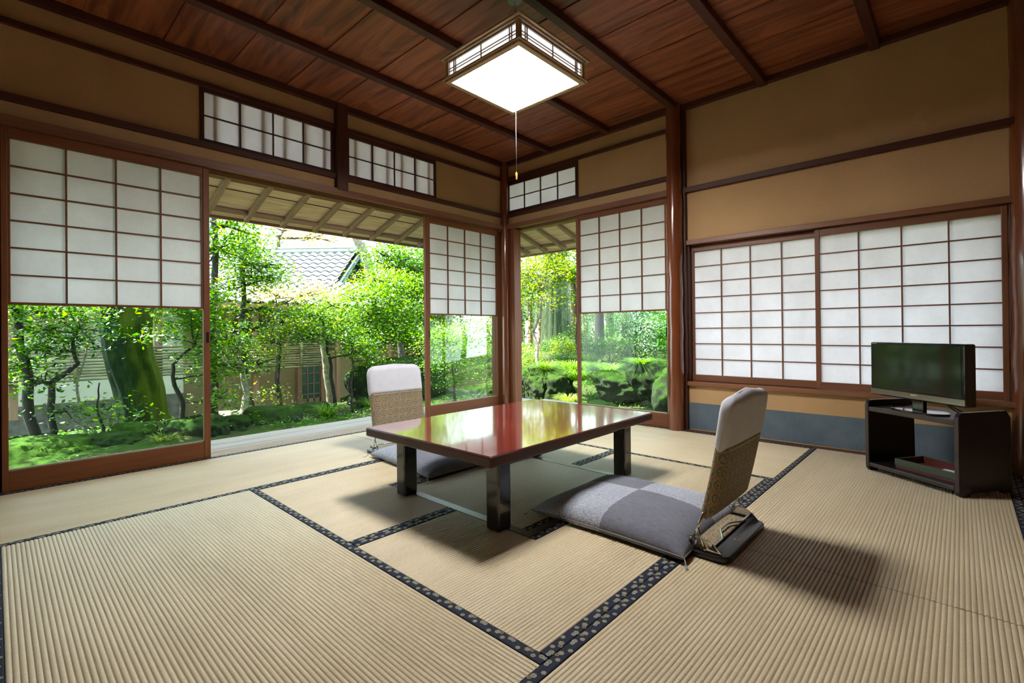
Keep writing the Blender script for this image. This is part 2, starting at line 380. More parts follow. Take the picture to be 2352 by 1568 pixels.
# ------------------------------------------------------------------ sliding doors and windows
def lattice(parent, side, u0, u1, z0, z1, w, cols, rows, wf=None, mt=0.0075, name='lattice', mat=None):
    """paper sheet and its wooden lattice between u0..u1, z0..z1 on plane w (paper behind)"""
    d = 0.013
    sheet = B(MB(), side, u0-0.004, u1+0.004, w+d, w+d+0.0012, z0-0.004, z1+0.004).build('paper', PAPER, parent, world=True)
    mb = MB()
    for i in range(1, cols): c = u0+(u1-u0)*i/cols; B(mb, side, c-mt/2, c+mt/2, w, w+d, z0, z1)
    for j in range(1, rows): c = z0+(z1-z0)*j/rows; B(mb, side, u0, u1, w+0.0015, w+d, c-mt/2, c+mt/2)
    return mb.build(name, mat or frame(AX[side]), parent, world=True)
def snow_door(n, side, u0, u1, w, stile0, stile1, zs0, zs1, zg, handle_u, label):
    """sliding door: paper lattice above, glass below"""
    base = ((u0+u1)/2, w, 0) if side == 'L' else (w, (u0+u1)/2, 0)
    t = bpy.data.objects.new('door_%d' % n, None); COL.objects.link(t); t.location = base; struct(t, label)
    fz, fh = frame('z'), frame(AX[side]); T = 0.030
    B(MB(), side, u0, u0+stile0, w, w+T, 0.002, ZL+0.004).build('stile', fz, t, world=True, bevel=0.0025)
    B(MB(), side, u1-stile1, u1, w, w+T, 0.002, ZL+0.004).build('stile', fz, t, world=True, bevel=0.0025)
    a, b = u0+stile0, u1-stile1
    B(MB(), side, a, b, w+0.001, w+T-0.001, 0.002, zg).build('bottom_rail', fh, t, world=True, bevel=0.0025)
    B(MB(), side, a, b, w+0.001, w+T-0.001, zs1+0.010, ZL+0.004).build('top_rail', fh, t, world=True, bevel=0.0025)
    mb = MB(); e = 0.009
    B(mb, side, a, b, w+0.004, w+0.020, zs0-0.012, zs0); B(mb, side, a, b, w+0.004, w+0.020, zs1, zs1+0.010)
    B(mb, side, a, a+e, w+0.004, w+0.020, zs0, zs1); B(mb, side, b-e, b, w+0.004, w+0.020, zs0, zs1)
    mb.build('lattice_frame', frame(AX[side]), t, world=True, bevel=0.001)
    lattice(t, side, a+e, b-e, zs0, zs1, w+0.005, 4, 6)
    B(MB(), side, a-0.003, b+0.003, w+0.0215, w+0.0245, zg-0.004, ZL-0.01).build('glass_pane', GLASS, t, world=True)
    mb = MB(); B(mb, side, a, b, w+0.010, w+0.0215, zg, zg+0.007); mb.build('glazing_bead', pale(AX[side]), t, world=True)
    if handle_u is not None:
        mb = MB(); B(mb, side, handle_u-0.007, handle_u+0.007, w-0.0015, w+0.002, 0.70, 0.765); mb.build('door_pull', plain('blackened_iron', (0.012, 0.010, 0.012), 0.4, 0.6), t, world=True, bevel=0.0006)
    return t
snow_door(1, 'L', 0.022, 0.900, YL-0.006, 0.024, 0.034, 0.917, 1.712, 0.100, 0.886, 'sliding door with paper lattice above and glass below, left end of garden wall')
snow_door(2, 'L', 2.556, 3.456, YL+0.034, 0.044, 0.016, 0.917, 1.712, 0.106, 2.592, 'sliding door with paper lattice and glass beside the corner pillar')
snow_door(3, 'R', 1.640, 2.492, XR-0.002, 0.016, 0.028, 0.912, 1.722, 0.106, 1.651, 'sliding door with paper lattice and glass next to the round red pillar')

def shoji_window(n, side, u0, u1, w, z0, z1, st0, st1, r0, r1, cols, rows, label, mt=0.0075, T=0.024, matf=None):
    base = ((u0+u1)/2, w, z0) if side == 'L' else (w, (u0+u1)/2, z0)
    t = bpy.data.objects.new('window_%d' % n, None); COL.objects.link(t); t.location = base; struct(t, label)
    fz, fh = matf('z') if matf else frame('z'), matf(AX[side]) if matf else frame(AX[side])
    B(MB(), side, u0, u0+st0, w, w+T, z0, z1).build('stile', fz, t, world=True, bevel=0.002)
    B(MB(), side, u1-st1, u1, w, w+T, z0, z1).build('stile', fz, t, world=True, bevel=0.002)
    B(MB(), side, u0+st0, u1-st1, w+0.001, w+T, z0, z0+r0).build('rail', fh, t, world=True, bevel=0.002)
    B(MB(), side, u0+st0, u1-st1, w+0.001, w+T, z1-r1, z1).build('rail', fh, t, world=True, bevel=0.002)
    lattice(t, side, u0+st0, u1-st1, z0+r0, z1-r1, w+0.004, cols, rows, mt=mt, mat=fh)
    return t
SW = lambda ax: wood('window_timber_', (0.125, 0.042, 0.018), (0.24, 0.090, 0.040), ax, 0.45)
shoji_window(1, 'R', 0.668, 1.492, XW+0.036, 0.366, 1.379, 0.014, 0.018, 0.047, 0.040, 4, 8, 'paper lattice sash of the low window, beside the round pillar', matf=SW)
shoji_window(2, 'R', -0.182, 0.680, XW+0.004, 0.366, 1.379, 0.024, 0.026, 0.044, 0.040, 4, 8, 'front paper lattice sash of the low window, behind the television', matf=SW)
shoji_window(3, 'L', 0.853, 1.708, YL-0.010, 1.920, 2.258, 0.023, 0.023, 0.024, 0.028, 4, 2, 'transom window of eight papers left of the short post', matf=dark)
shoji_window(4, 'L', 1.800, 2.648, YL-0.010, 1.920, 2.258, 0.026, 0.020, 0.022, 0.036, 4, 2, 'transom window of eight papers right of the short post', matf=dark)
shoji_window(5, 'R', 2.462, 3.318, XR-0.010, 1.920, 2.258, 0.026, 0.020, 0.034, 0.050, 4, 2, 'transom window of eight papers on the side wall by the corner', matf=dark)
# thin bars outside the transoms that shade the papers
for (u0, u1) in ((0.86, 1.70), (1.81, 2.64)):
    mb = MB(); n = 6
    for i in range(n): c = u0+(u1-u0)*(i+0.55)/n; mb.box(c-0.012, c+0.012, YL+0.014, YL+0.026, 1.92, 2.26)
    struct(mb.build('window_bars', rafterw('z')))
struct(MB().box(XW+0.063, XW+0.088, -0.26, 1.545, 1.335, 1.39).box(XW+0.063, XW+0.088, -0.26, -0.165, 0.36, 1.39).box(XW+0.063, XW+0.088, -0.26, 1.545, 0.355, 0.385).build('window_light_stop', dark('y')))  # added strips behind the sashes, closing gaps that leaked daylight
# window head and sill
WS = wood('sill_timber_', (0.17, 0.066, 0.027), (0.29, 0.125, 0.056), 'y', 0.5, 0.3)
trim(14, 'R', -0.235, 1.545, XW-0.026, XW+0.09, 1.386, 1.420, wood('window_head_', (0.17, 0.065, 0.030), (0.28, 0.118, 0.056), 'y', 0.42), label='window head board')
trim(15, 'R', -0.235, 1.54, XW-0.030, XW+0.09, 0.334, 0.363, WS, label='window sill board')
trim(16, 'R', 1.492, 1.545, XW-0.0, XW+0.08, 0.36, 1.39, dark('z')); trim(17, 'R', -0.26, -0.186, XW, XW+0.08, 0.36, 1.39, dark('z'))

# ------------------------------------------------------------------ tatami mats
RP = 0.0118
def mat_surface(parent, x0, x1, y0, y1, ax):
    mb = MB(); a0, a1 = (y0, y1) if ax == 'x' else (x0, x1); b0, b1 = (x0, x1) if ax == 'x' else (y0, y1)
    n = max(1, round((a1-a0)/RP)); p = (a1-a0)/n; prof = []
    for i in range(n):
        for t, z in ((0, -0.0037), (0.09, -0.0013), (0.28, -0.0003), (0.50, 0.0), (0.72, -0.0003), (0.91, -0.0013)): prof.append((a0+(i+t)*p, z))
    prof.append((a1, -0.0037)); vs = []
    for b in (b0, b1):
        for a, z in prof: vs.append((b, a, z) if ax == 'x' else (a, b, z))
    k = len(prof); fs = [(i, i+1, k+i+1, k+i) for i in range(k-1)]
    mb.add(vs, fs)
    o = mb.build('rush_cover', TAT[ax], parent, world=True, fix=False, smooth=True)
    if o.data.polygons[2].normal.z < 0: o.data.flip_normals()
    mb = MB(); mb.box(x0, x1, y0, y1, -0.012, -0.0050); mb.build('straw_core', plain('straw', (0.35, 0.27, 0.15), 0.9), parent, world=True)
    return o
def border_strip(parent, x0, x1, y0, y1, ax, flip=False):
    W_ = (y1-y0) if ax == 'x' else (x1-x0); L0, L1 = (x0, x1) if ax == 'x' else (y0, y1)
    prof = [(0, -0.009), (0.0008, 0.0002), (0.004, 0.0012), (W_-0.004, 0.0012), (W_-0.0008, 0.0002), (W_, -0.009)]
    mb = MB(); n = max(1, int((L1-L0)/0.4)); vs = []; fs = []; uvs = []; K = len(prof)
    off = rng.uniform(0, 3)
    for j in range(n+1):
        L = L0+(L1-L0)*j/n
        for w, z in prof: vs.append((L, y0+w, z) if ax == 'x' else (x0+w, L, z))
    for j in range(n):
        for i in range(K-1):
            fs.append((j*K+i, j*K+i+1, (j+1)*K+i+1, (j+1)*K+i))
            def U(jj, ii):
                v = prof[ii][0]; v = (W_-v) if flip else v
                return (off+(L1-L0)*jj/n, v)
            uvs.append([U(j, i), U(j, i+1), U(j+1, i+1), U(j+1, i)])
    mb.add(vs, fs, uvs)
    o = mb.build('cloth_border', BORDER, parent, world=True, fix=False)
    if o.data.polygons[2].normal.z < 0: o.data.flip_normals()
    return o
BW = 0.030
def tatami(x0, x1, y0, y1, ax, label, ends=(1, 1), holes=None):
    t = thing('tatami_mat', label, 'mat', ((x0+x1)/2, (y0+y1)/2, 0), group='tatami mats covering the floor'); g = 0.0007
    x0 += g; x1 -= g; y0 += g; y1 -= g
    if ax == 'x': x0 += 0.0012; x1 -= 0.0012
    segs = [(x0, x1, y0, y1)] if not holes else holes
    if ax == 'x':
        i0 = y0+BW if ends[0] else y0; i1 = y1-BW if ends[1] else y1
        if not holes: mat_surface(t, x0, x1, i0, i1, ax)
        if ends[0] and not holes: border_strip(t, x0, x1, y0, y0+BW, ax)
        if ends[1] and not holes: border_strip(t, x0, x1, y1-BW, y1, ax, True)
    else:
        i0 = x0+BW if ends[0] else x0; i1 = x1-BW if ends[1] else x1
        mat_surface(t, i0, i1, y0, y1, ax)
        if ends[0]: border_strip(t, x0, x0+BW, y0, y1, ax)
        if ends[1]: border_strip(t, x1-BW, x1, y0, y1, ax, True)
    return t
xa, xb, xc_, xd = 0.866, 1.7535, 2.637, XR-0.008
ya, yb, yc, yd = 0.700, 1.592, 2.515, YL-0.008
tatami(-0.02, 1.80, yc, yd, 'x', 'pale bright tatami mat lying along the sliding door at the left')
tatami(1.80, xd, yc, yd, 'x', 'tatami mat along the open garden side, behind the far legless chair')
tatami(-0.017, xa, ya, yc, 'y', 'large tatami mat in the lower left of the photo, ribs running to the garden')
tatami(-0.02, xb, -0.185, ya, 'x', 'tatami mat at the very bottom of the photo, left of the thin seam')
tatami(xb, xd, -0.185, ya, 'x', 'tatami mat under the television stand, right of the thin seam')
tatami(xc_, xd, ya, yc, 'y', 'smooth tan tatami mat against the side door and round pillar')
tatami(XB, xb, -1.09, -0.185, 'x', 'tatami mat behind the camera'); tatami(xb, xd, -1.09, -0.185, 'x', 'tatami mat past the right edge of the photo')
tatami(XB, 0.0, -0.185, ya, 'x', 'tatami mat left of the camera')
tatami(-0.89, -0.017, ya, yc, 'y', 'tatami mat beyond the left edge of the photo'); tatami(XB, -0.02, yc, yd, 'x', 'tatami mat past the left end of the doors')
struct(MB().box(XB, XR, YB, -1.09, -0.012, 0.0).build('floor_boards', dark('x')))
struct(MB().box(XB, -0.89, ya, yc, -0.012, 0.0).build('floor_boards_side', dark('x')))
# two centre mats are cut round the sunken hearth
hx0, hx1, hy0, hy1 = 1.325, 2.215, 1.160, 2.050
def centre_mat(y0, y1, hya, hyb, side, label):
    t = thing('tatami_mat', label, 'mat', ((xa+xc_)/2, (y0+y1)/2, 0), group='tatami mats covering the floor')
    g = 0.0007; A, Bx = xa+g, xc_-g
    if side == 'near':   # outer border at y0, inner border at y1
        lo, hi = y0+BW, y1-BW
        mat_surface(t, A, hx0-g, lo, hi, 'x'); mat_surface(t, hx1+g, Bx, lo, hi, 'x'); mat_surface(t, hx0-g, hx1+g, lo, hya-BW, 'x')
        border_strip(t, A, Bx, y0, y0+BW, 'x'); border_strip(t, A, hx0-g, y1-BW, y1-g, 'x', True); border_strip(t, hx1+g, Bx, y1-BW, y1-g, 'x', True)
        border_strip(t, hx0, hx1, hya-BW, hya-g, 'x', True)
    else:
        lo, hi = y0+BW, y1-BW
        mat_surface(t, A, hx0-g, lo, hi, 'x'); mat_surface(t, hx1+g, Bx, lo, hi, 'x'); mat_surface(t, hx0-g, hx1+g, hyb+BW, hi, 'x')
        border_strip(t, A, Bx, y1-BW, y1, 'x', True); border_strip(t, A, hx0-g, y0+g, y0+BW, 'x'); border_strip(t, hx1+g, Bx, y0+g, y0+BW, 'x')
        border_strip(t, hx0, hx1, hyb+g, hyb+BW, 'x')
centre_mat(ya, yb, hy0, hy1, 'near', 'tatami mat in front of the low table, under the near legless chair')
centre_mat(yb, yc, hy0, hy1, 'far', 'tatami mat behind the low table, under the far grey cushion')
t = thing('hearth_cover', 'square tatami lid in a dark wooden frame under the low table', 'hearth lid', (1.77, 1.605, 0))
FT = 0.040
for a_ in ((hx0, hx1, hy0, hy0+FT), (hx0, hx1, hy1-FT, hy1)): MB().box(*a_, -0.012, 0.001).build('frame_rail', wood('hearth_timber_', (0.06, 0.028, 0.015), (0.13, 0.06, 0.032), 'x', 0.35), t, world=True, bevel=0.001)
for a_ in ((hx0, hx0+FT, hy0+FT, hy1-FT), (hx1-FT, hx1, hy0+FT, hy1-FT)): MB().box(*a_, -0.012, 0.001).build('frame_rail', wood('hearth_timber_', (0.06, 0.028, 0.015), (0.13, 0.06, 0.032), 'y', 0.35), t, world=True, bevel=0.001)
mat_surface(t, hx0+FT, hx1-FT, hy0+FT+BW, hy1-FT-BW, 'x')
border_strip(t, hx0+FT, hx1-FT, hy0+FT, hy0+FT+BW, 'x'); border_strip(t, hx0+FT, hx1-FT, hy1-FT-BW, hy1-FT, 'x', True)

# ------------------------------------------------------------------ low table
def m_lacquer():
    k = NT('red_lacquer'); k.rough(0.11, 0.5)
    f = k.noise(5, 4, 0.6, k.pos()); g = k.noise(1.0, 5, 0.65, k.pos(), (70, 9, 9))
    k.set('Base Color', k.ramp(f, [(0.3, (0.17, 0.022, 0.016)), (0.7, (0.24, 0.036, 0.024))]))
    k.set('Roughness', k.m_('ADD', 0.075, k.m_('MULTIPLY', g, 0.07))); k.b.inputs['Coat Weight'].default_value = 0.8; k.b.inputs['Coat Roughness'].default_value = 0.06
    k.bump(k.noise(1.0, 3, 0.5, k.pos(), (14, 4, 4)), 0.05, 0.002); return k.m
LAC = m_lacquer()
LACE = plain('lacquer_edge', (0.060, 0.012, 0.010), 0.38, spec=0.3, coat=0.12, nscale=12, nvar=0.25)
BLK = plain('black_lacquer', (0.010, 0.009, 0.009), 0.16, coat=0.4)
t = thing('low_table', 'low rectangular table with shiny red lacquer top and black legs', 'table', (1.763, 1.600, 0))
tx0, tx1, ty0, ty1 = 1.165, 2.360, 1.192, 2.012
mb = MB(); mb.box(tx0, tx1, ty0, ty1, 0.2765, 0.3150); top = mb.build('tabletop', LACE, t, world=True, bevel=0.006, seg=3)
mb = MB(); mb.box(tx0+0.006, tx1-0.006, ty0+0.006, ty1-0.006, 0.3146, 0.3166); lt = mb.build('lacquer_top', LAC, top, bevel=0.0009); lt.location = -t.location
mb = MB()
for x0, x1, y0, y1 in ((1.345, 2.195, 1.285, 1.305), (1.345, 2.195, 1.885, 1.905), (1.30, 1.32, 1.33, 1.86), (2.215, 2.235, 1.33, 1.86)): mb.box(x0, x1, y0, y1, 0.236, 0.2765)
mb.build('apron', BLK, t, world=True, bevel=0.002)
for x0 in (1.272, 2.190):
    for y0 in (1.263, 1.862):
        mb = MB(); w = 0.072; r = 0.011; a = x0; b = x0+w; c = y0; d = y0+w-0.004
        mb.box(a, b, c, d, 0.0, 0.2766); mb.build('leg', BLK, t, world=True, bevel=0.009, seg=3)

# ------------------------------------------------------------------ floor cushions
def m_cushion(dark_=False):
    k = NT('cushion_cloth'); k.rough(0.85, 0.2); P = k.sepxyz(k.coord('Object'))
    f = k.noise(1.0, 3, 0.7, k.coord('Object'), (420, 40, 40)); st = k.noise(1.0, 2, 0.6, k.coord('Object'), (620, 120, 120))
    dx = k.m_('GREATER_THAN', k.m_('ADD', P[0], k.m_('MULTIPLY', k.noise(40, 2, .5), 0.012)), 0.040); dy = k.m_('GREATER_THAN', k.m_('ADD', P[1], k.m_('MULTIPLY', k.noise(40, 2, .5), 0.012)), 0.012)
    chk = k.m_('ABSOLUTE', k.m_('SUBTRACT', dx, dy))
    base = k.ramp(f, [(0.3, (0.115, 0.120, 0.145)), (0.7, (0.20, 0.205, 0.24))])
    lite = k.ramp(st, [(0.40, (0.19, 0.205, 0.25)), (0.52, (0.40, 0.42, 0.48))])
    k.set('Base Color', k.mix(chk, base, lite)); k.bump(f, 0.35, 0.0015); return k.m
CUSH = m_cushion(); CORD = plain('grey_cord', (0.42, 0.44, 0.48), 0.8)
def sm_(t): t = min(1, max(0, t)); return t*t*(3-2*t)
def cushion(label, loc, rz, a=0.285, b=0.305, T=0.032, seed=1):
    t = thing('floor_cushion', label, 'cushion', loc, rz, 'grey floor cushions on the legless chairs')
    rr = np.random.RandomState(seed); ph = rr.rand(6)*6
    Z0 = 0.020
    def fn(sgn):
        def g(u, v):
            U, V = math.sin((u-0.5)*PI), math.sin((v-0.5)*PI)
            x = a*U*(1-0.05*(1-V*V)); y = b*V*(1-0.05*(1-U*U))
            e = (max(0.0, 1-abs(U)**5)**0.5)*(max(0.0, 1-abs(V)**5)**0.5)
            if sgn > 0:
                z = Z0+T*e*(0.86+0.14*(1-U*U)*(1-V*V)) + 0.0022*math.sin(9*U+ph[0])*e*math.sin(7*V+ph[1])
                z += 0.0016*e*math.sin(26*(U+V)+ph[2])*(abs(U*V)**1.5)
            else:
                q = sm_((e-0.12)/0.4); z = Z0*(1-q)+0.0402*q if e > 0.0 else Z0
                z -= 0.016*math.sin(PI*min(1, e/0.5))*(1-q)
            return (x, y, z)
        return g
    mb = MB(); mb.grid(fn(1), 56, 56); mb.grid(fn(-1), 40, 40)
    mb.build('cushion_body', CUSH, t, smooth=True)
    mb = MB(); z0 = Z0; n = 30
    loop = []
    for i in range(4*n):
        s_, q = divmod(i, n); q = 2*q/n-1
        U, V = [(q, -1), (1, q), (-q, 1), (-1, -q)][s_]
        loop.append((a*U*(1-0.05*(1-V*V)), b*V*(1-0.05*(1-U*U)), z0))
    loop.append(loop[0]); mb.tube(loop, 0.0028, 6); mb.build('seam_piping', plain('cushion_piping', (0.20, 0.19, 0.19), 0.85), t, smooth=True)
    for sx, sy in ((-1, -1), (1, -1), (1, 1), (-1, 1)):
        mb = MB(); X, Y = sx*(a+0.002), sy*(b+0.002)
        for k in range(4):
            dx, dy = rr.uniform(-.006, .006), rr.uniform(-.006, .006)
            mb.tube([(X, Y, z0), (X+sx*0.006+dx*.3, Y+sy*0.006, z0*0.85), (X+sx*0.010+dx, Y+sy*0.010+dy, z0*0.4), (X+sx*0.012+dx*1.5, Y+sy*0.013+dy*1.5, 0.004), (X+sx*0.022+dx*2, Y+sy*0.020+dy*2, 0.0025)], 0.0011, 5)
        mb.build('tassel', CORD, t, smooth=True)
    return t
cushion('grey floor cushion with lighter squares on the near legless chair', (1.782, 0.975, 0.0015), 0.0, 0.285, 0.320, 0.072, 2)
cushion('grey floor cushion half hidden behind the table', (1.80, 2.27, 0.0015), math.radians(-5), 0.285, 0.325, 0.066, 5)

# ------------------------------------------------------------------ legless chairs
def m_brocade():
    k = NT('brocade_roundels'); k.rough(0.75, 0.3); o = k.sepxyz(k.coord('Object')); nz = k.sepxyz(k.coord('Normal'))
    P = 0.0455
    side = k.m_('GREATER_THAN', k.m_('ABSOLUTE', nz[0]), 0.7)
    u = k.m_('ADD', k.m_('MULTIPLY', o[0], k.m_('SUBTRACT', 1.0, side)), k.m_('MULTIPLY', o[1], side)); v = k.m_('ADD', o[2], 0.004)
    flat = k.m_('GREATER_THAN', k.m_('ABSOLUTE', nz[2]), 0.75)
    v = k.m_('ADD', k.m_('MULTIPLY', v, k.m_('SUBTRACT', 1.0, flat)), k.m_('MULTIPLY', o[1], flat))
    row = k.m_('FLOOR', k.m_('DIVIDE', v, P*0.98)); sh = k.m_('MULTIPLY', row, 0.18*P)
    cu = k.m_('SUBTRACT', k.m_('MULTIPLY', k.m_('FRACT', k.m_('DIVIDE', k.m_('ADD', u, sh), P)), P), P/2)
    cv = k.m_('SUBTRACT', k.m_('MULTIPLY', k.m_('FRACT', k.m_('DIVIDE', v, P*0.98)), P*0.98), P*0.49)
    d = k.m_('SQRT', k.m_('ADD', k.m_('MULTIPLY', cu, cu), k.m_('MULTIPLY', cv, cv)))
    gold = (0.37, 0.28, 0.055); navy = (0.055, 0.06, 0.11); cream = (0.36, 0.32, 0.25); pink = (0.36, 0.155, 0.17)
    fine = k.noise(420, 2, 0.6); f2 = k.noise(230, 2, 0.5)
    c = k.mix(k.m_('GREATER_THAN', d, 0.0240), gold, pink)
    c = k.mix(k.m_('MULTIPLY', k.m_('GREATER_THAN', d, 0.0205), k.m_('GREATER_THAN', f2, 0.56)), c, cream)
    c = k.mix(k.m_('LESS_THAN', d, 0.0185), c, navy)
    c = k.mix(k.m_('LESS_THAN', d, 0.0160), c, cream)
    c = k.mix(k.m_('MULTIPLY', k.m_('LESS_THAN', d, 0.0150), k.m_('GREATER_THAN', fine, 0.52)), c, navy)
    c = k.mix(k.m_('MULTIPLY', k.m_('LESS_THAN', d, 0.0115), k.m_('GREATER_THAN', f2, 0.5)), c, gold)
    c = k.mix(k.m_('LESS_THAN', d, 0.0030), c, navy)
    thr = k.noise(700, 2, 0.7); c = k.mix(k.m_('MULTIPLY', k.m_('GREATER_THAN', thr, 0.52), 0.55), c, (0.045, 0.04, 0.045))
    k.set('Base Color', c); k.bump(fine, 0.3, 0.0008); return k.m
BROC = m_brocade()
CLOTH = plain('white_cover_cloth', (0.60, 0.605, 0.66), 0.85, spec=0.2, nscale=30, nvar=0.03, bump=0.15, bscale=900)
CHROME = plain('chrome', (0.72, 0.70, 0.68), 0.16, 1.0)
GOLD = plain('gold_lettering', (0.75, 0.52, 0.18), 0.35, 0.7)
def rounded_rect(w, h, r, n=7, bottom_r=None):
    br = r if bottom_r is None else bottom_r; pts = []
    for cx, cz, a0, rr_ in ((w/2-r, h-r, 0, r), (-w/2+r, h-r, 90, r), (-w/2+br, br, 180, br), (w/2-br, br, 270, br)):
        for i in range(n+1):
            a = math.radians(a0+90*i/n); pts.append((cx+rr_*math.cos(a), cz+rr_*math.sin(a)))
    return pts
def pad(profile_fn, z0, z1, w, thick, rtop, rbot, name, mat, parent, nz=26, nx=30, wave=0.0, lean=None, inflate=0.0):
    """soft slab: outline in x/z, thickness rounded at the rim; lean(z)-> y offset"""
    mb = MB(); h = z1-z0
    def half(z):
        hw = w/2; d1 = z1-z; d0 = z-z0
        if d1 < rtop: hw = w/2-rtop+math.sqrt(max(0, rtop*rtop-(rtop-d1)**2))
        if d0 < rbot: hw = min(hw, w/2-rbot+math.sqrt(max(0, rbot*rbot-(rbot-d0)**2)))
        return max(hw, 0.004)
    NA = 40; vs = []; zs = []
    for j in range(nz+1):
        t_ = j/nz; zz = z0+h*(0.5-0.5*math.cos(PI*t_)); zs.append(zz)
        hw = half(min(max(zz, z0+h*0.004), z1-h*0.004)); e = min(1.0, math.sqrt(max(0.02, min(zz-z0, z1-zz)/(thick*0.42)))) if min(zz-z0, z1-zz) < thick*0.42 else 1.0
        for i in range(NA):
            a = 2*PI*i/NA; c, s_ = math.cos(a), math.sin(a)
            pw = 0.30
            x = hw*math.copysign(abs(c)**pw, c); y = (thick/2)*e*math.copysign(abs(s_)**0.55, s_)
            y *= 1+inflate*(1-(x/(w/2))**2)
            top_w = wave*math.cos(3*PI*x/w)*max(0, (zz-z0)/h)**3
            vs.append((x, y+(lean(zz) if lean else 0), zz+top_w))
    fs = []
    for j in range(nz):
        for i in range(NA): fs.append((j*NA+i, j*NA+(i+1) % NA, (j+1)*NA+(i+1) % NA, (j+1)*NA+i))
    fs.append(tuple(range(NA-1, -1, -1))); fs.append(tuple(range(nz*NA, (nz+1)*NA)))
    mb.add(vs, fs)
    return mb.build(name, mat, parent, smooth=True, angle=75)
def zaisu(label, loc, rz, wave=0.006):
    """local frame: sitter looks towards +y, back at y=0"""
    t = thing('legless_chair', label, 'chair', loc, rz, 'legless floor chairs at the low table')
    # base board
    poly = [(x, y) for x, y in rounded_rect(0.412, 0.44, 0.030)]
    mb = MB(); mb.prism([(x, y) for x, y in poly], 'z', 0.0, 0.020)
    base = mb.build('base_board', plain('black_plastic', (0.013, 0.014, 0.022), 0.32), t, bevel=0.006, seg=3)
    # small gold maker's characters, four of them in a column running across the board
    mb = MB(); zt = 0.0202
    def stroke(x, y, lx, ly): mb.box(x-lx/2, x+lx/2, y-ly/2, y+ly/2, zt, zt+0.0005)
    for i, gl in enumerate((((0, .004, .009, .0018), (-.003, 0, .002, .007), (.003, -.002, .0018, .005)), ((0, .003, .008, .0016), (0, -.001, .008, .0016), (0, .001, .0016, .008)),
                           ((0, .004, .009, .0016), (0, 0, .007, .0016), (0, -.004, .010, .0016), (-.002, 0, .0015, .008)), ((0, .003, .010, .0018), (.003, -.001, .0018, .007), (-.003, -.002, .0018, .006), (0, -.004, .006, .0014)))):
        for (ax_, ay_, lx, ly) in gl: stroke(0.010-i*0.0135+ax_, 0.020+ay_, lx, ly)
    for (ax_, ay_, lx, ly) in ((0, .0035, .010, .0015), (0, -.0035, .010, .0015), (-.004, 0, .0014, .008), (.004, 0, .0014, .008), (0, 0, .006, .0012)): stroke(-0.032+ax_, 0.034+ay_, lx, ly)
    mb.build('gold_lettering', GOLD, base)
    # brocade seat band behind the cushion
    sp = pad(None, 0.0, 0.34, 0.345, 0.012, 0.012, 0.012, 'seat_pad', BROC, t)
    sp.rotation_euler = (math.radians(-90), 0, 0); sp.location = (0, 0.060, 0.0255)
    # chrome side brackets, hinge knuckle, rods
    for s_ in (-1, 1):
        x = s_*0.190; prof = []
        for i in range(15):
            a = i/14; y = 0.020+0.105*a; z = 0.0205+0.036*math.sin(min(1, a*1.9)*PI/2)+0.005*a; prof.append((y, z))
        prof += [(0.136, 0.058), (0.139, 0.045), (0.134, 0.030), (0.128, 0.0205)]
        mb = MB(); mb.prism(prof, 'x', x-0.0013, x+0.0013); br = mb.build('side_bracket', CHROME, t, bevel=0.0006)
        mb = MB(); mb.prism([(0.034, 0.026), (0.062, 0.030), (0.068, 0.040), (0.056, 0.038), (0.052, 0.050), (0.040, 0.036)], 'x', x+s_*0.0013, x+s_*0.0018); mb.build('slot', plain('dark_slot', (0.03, 0.03, 0.035), 0.5), br)
        mb = MB(); mb.cyl((x-0.004*s_, 0.120, 0.042), (x+s_*0.008, 0.120, 0.042), 0.0145, n=24); hd = mb.build('hinge_disc', CHROME, t, smooth=True, angle=40, bevel=0.001)
        mb = MB(); mb.cyl((x+s_*0.008, 0.120, 0.042), (x+s_*0.0105, 0.120, 0.042), 0.0075, n=20); mb.build('hinge_hub', plain('dark_slot', (0.03, 0.03, 0.035), 0.5), hd)
        mb = MB(); mb.tube([(x+s_*0.002, 0.120, 0.048), (x+s_*0.001, 0.102, 0.085), (x*0.985, 0.080, 0.145)], 0.0058, 10); mb.build('back_tube', CHROME, t, smooth=True)
        mb = MB(); mb.tube([(x+s_*0.005, 0.098, 0.096), (x+s_*0.007, 0.088, 0.060), (x+s_*0.006, 0.076, 0.027)], 0.0032, 8); mb.tube([(x-s_*0.001, 0.076, 0.027), (x+s_*0.011, 0.076, 0.027)], 0.0040, 8); mb.build('strut', CHROME, t, smooth=True)
    path = []
    for i in range(31):
        a = i/30; X = -0.188+0.376*a; c = max(0, 1-abs(a-0.5)/0.27); y = 0.052+0.030*min(1, c*1.6); path.append((X, y, 0.040+0.004*c))
    mb = MB(); mb.tube(path, 0.0036, 8); mb.build('crank_rod', CHROME, t, smooth=True)
    # backrest and its white cover
    lean = lambda z: 0.080-(z-0.118)*0.26+0.16*((z-0.118)**2)
    pad(None, 0.118, 0.530, 0.375, 0.052, 0.05, 0.022, 'backrest', BROC, t, lean=lean, wave=wave)
    o = pad(None, 0.350, 0.540, 0.384, 0.060, 0.062, 0.0101, 'back_cover', CLOTH, t, lean=lambda z: 0.080-(z-0.118)*0.26+0.16*((z-0.118)**2), wave=wave, nz=34); o.data.shade_smooth()
    for s_ in (-1, 1):
        mb = MB(); mb.tube([(s_*0.1935, lean(z), z) for z in np.linspace(0.352, 0.475, 12)], 0.0011, 5); mb.build('seam', plain('seam_thread', (0.62, 0.60, 0.60), 0.8), o)
    for yy in (-0.0305, 0.0305): MB().box(-0.176, 0.176, lean(0.360)+yy-0.0008, lean(0.360)+yy+0.0008, 0.359, 0.3605).build('hem', plain('seam_thread', (0.62, 0.60, 0.60), 0.8), o)
    return t
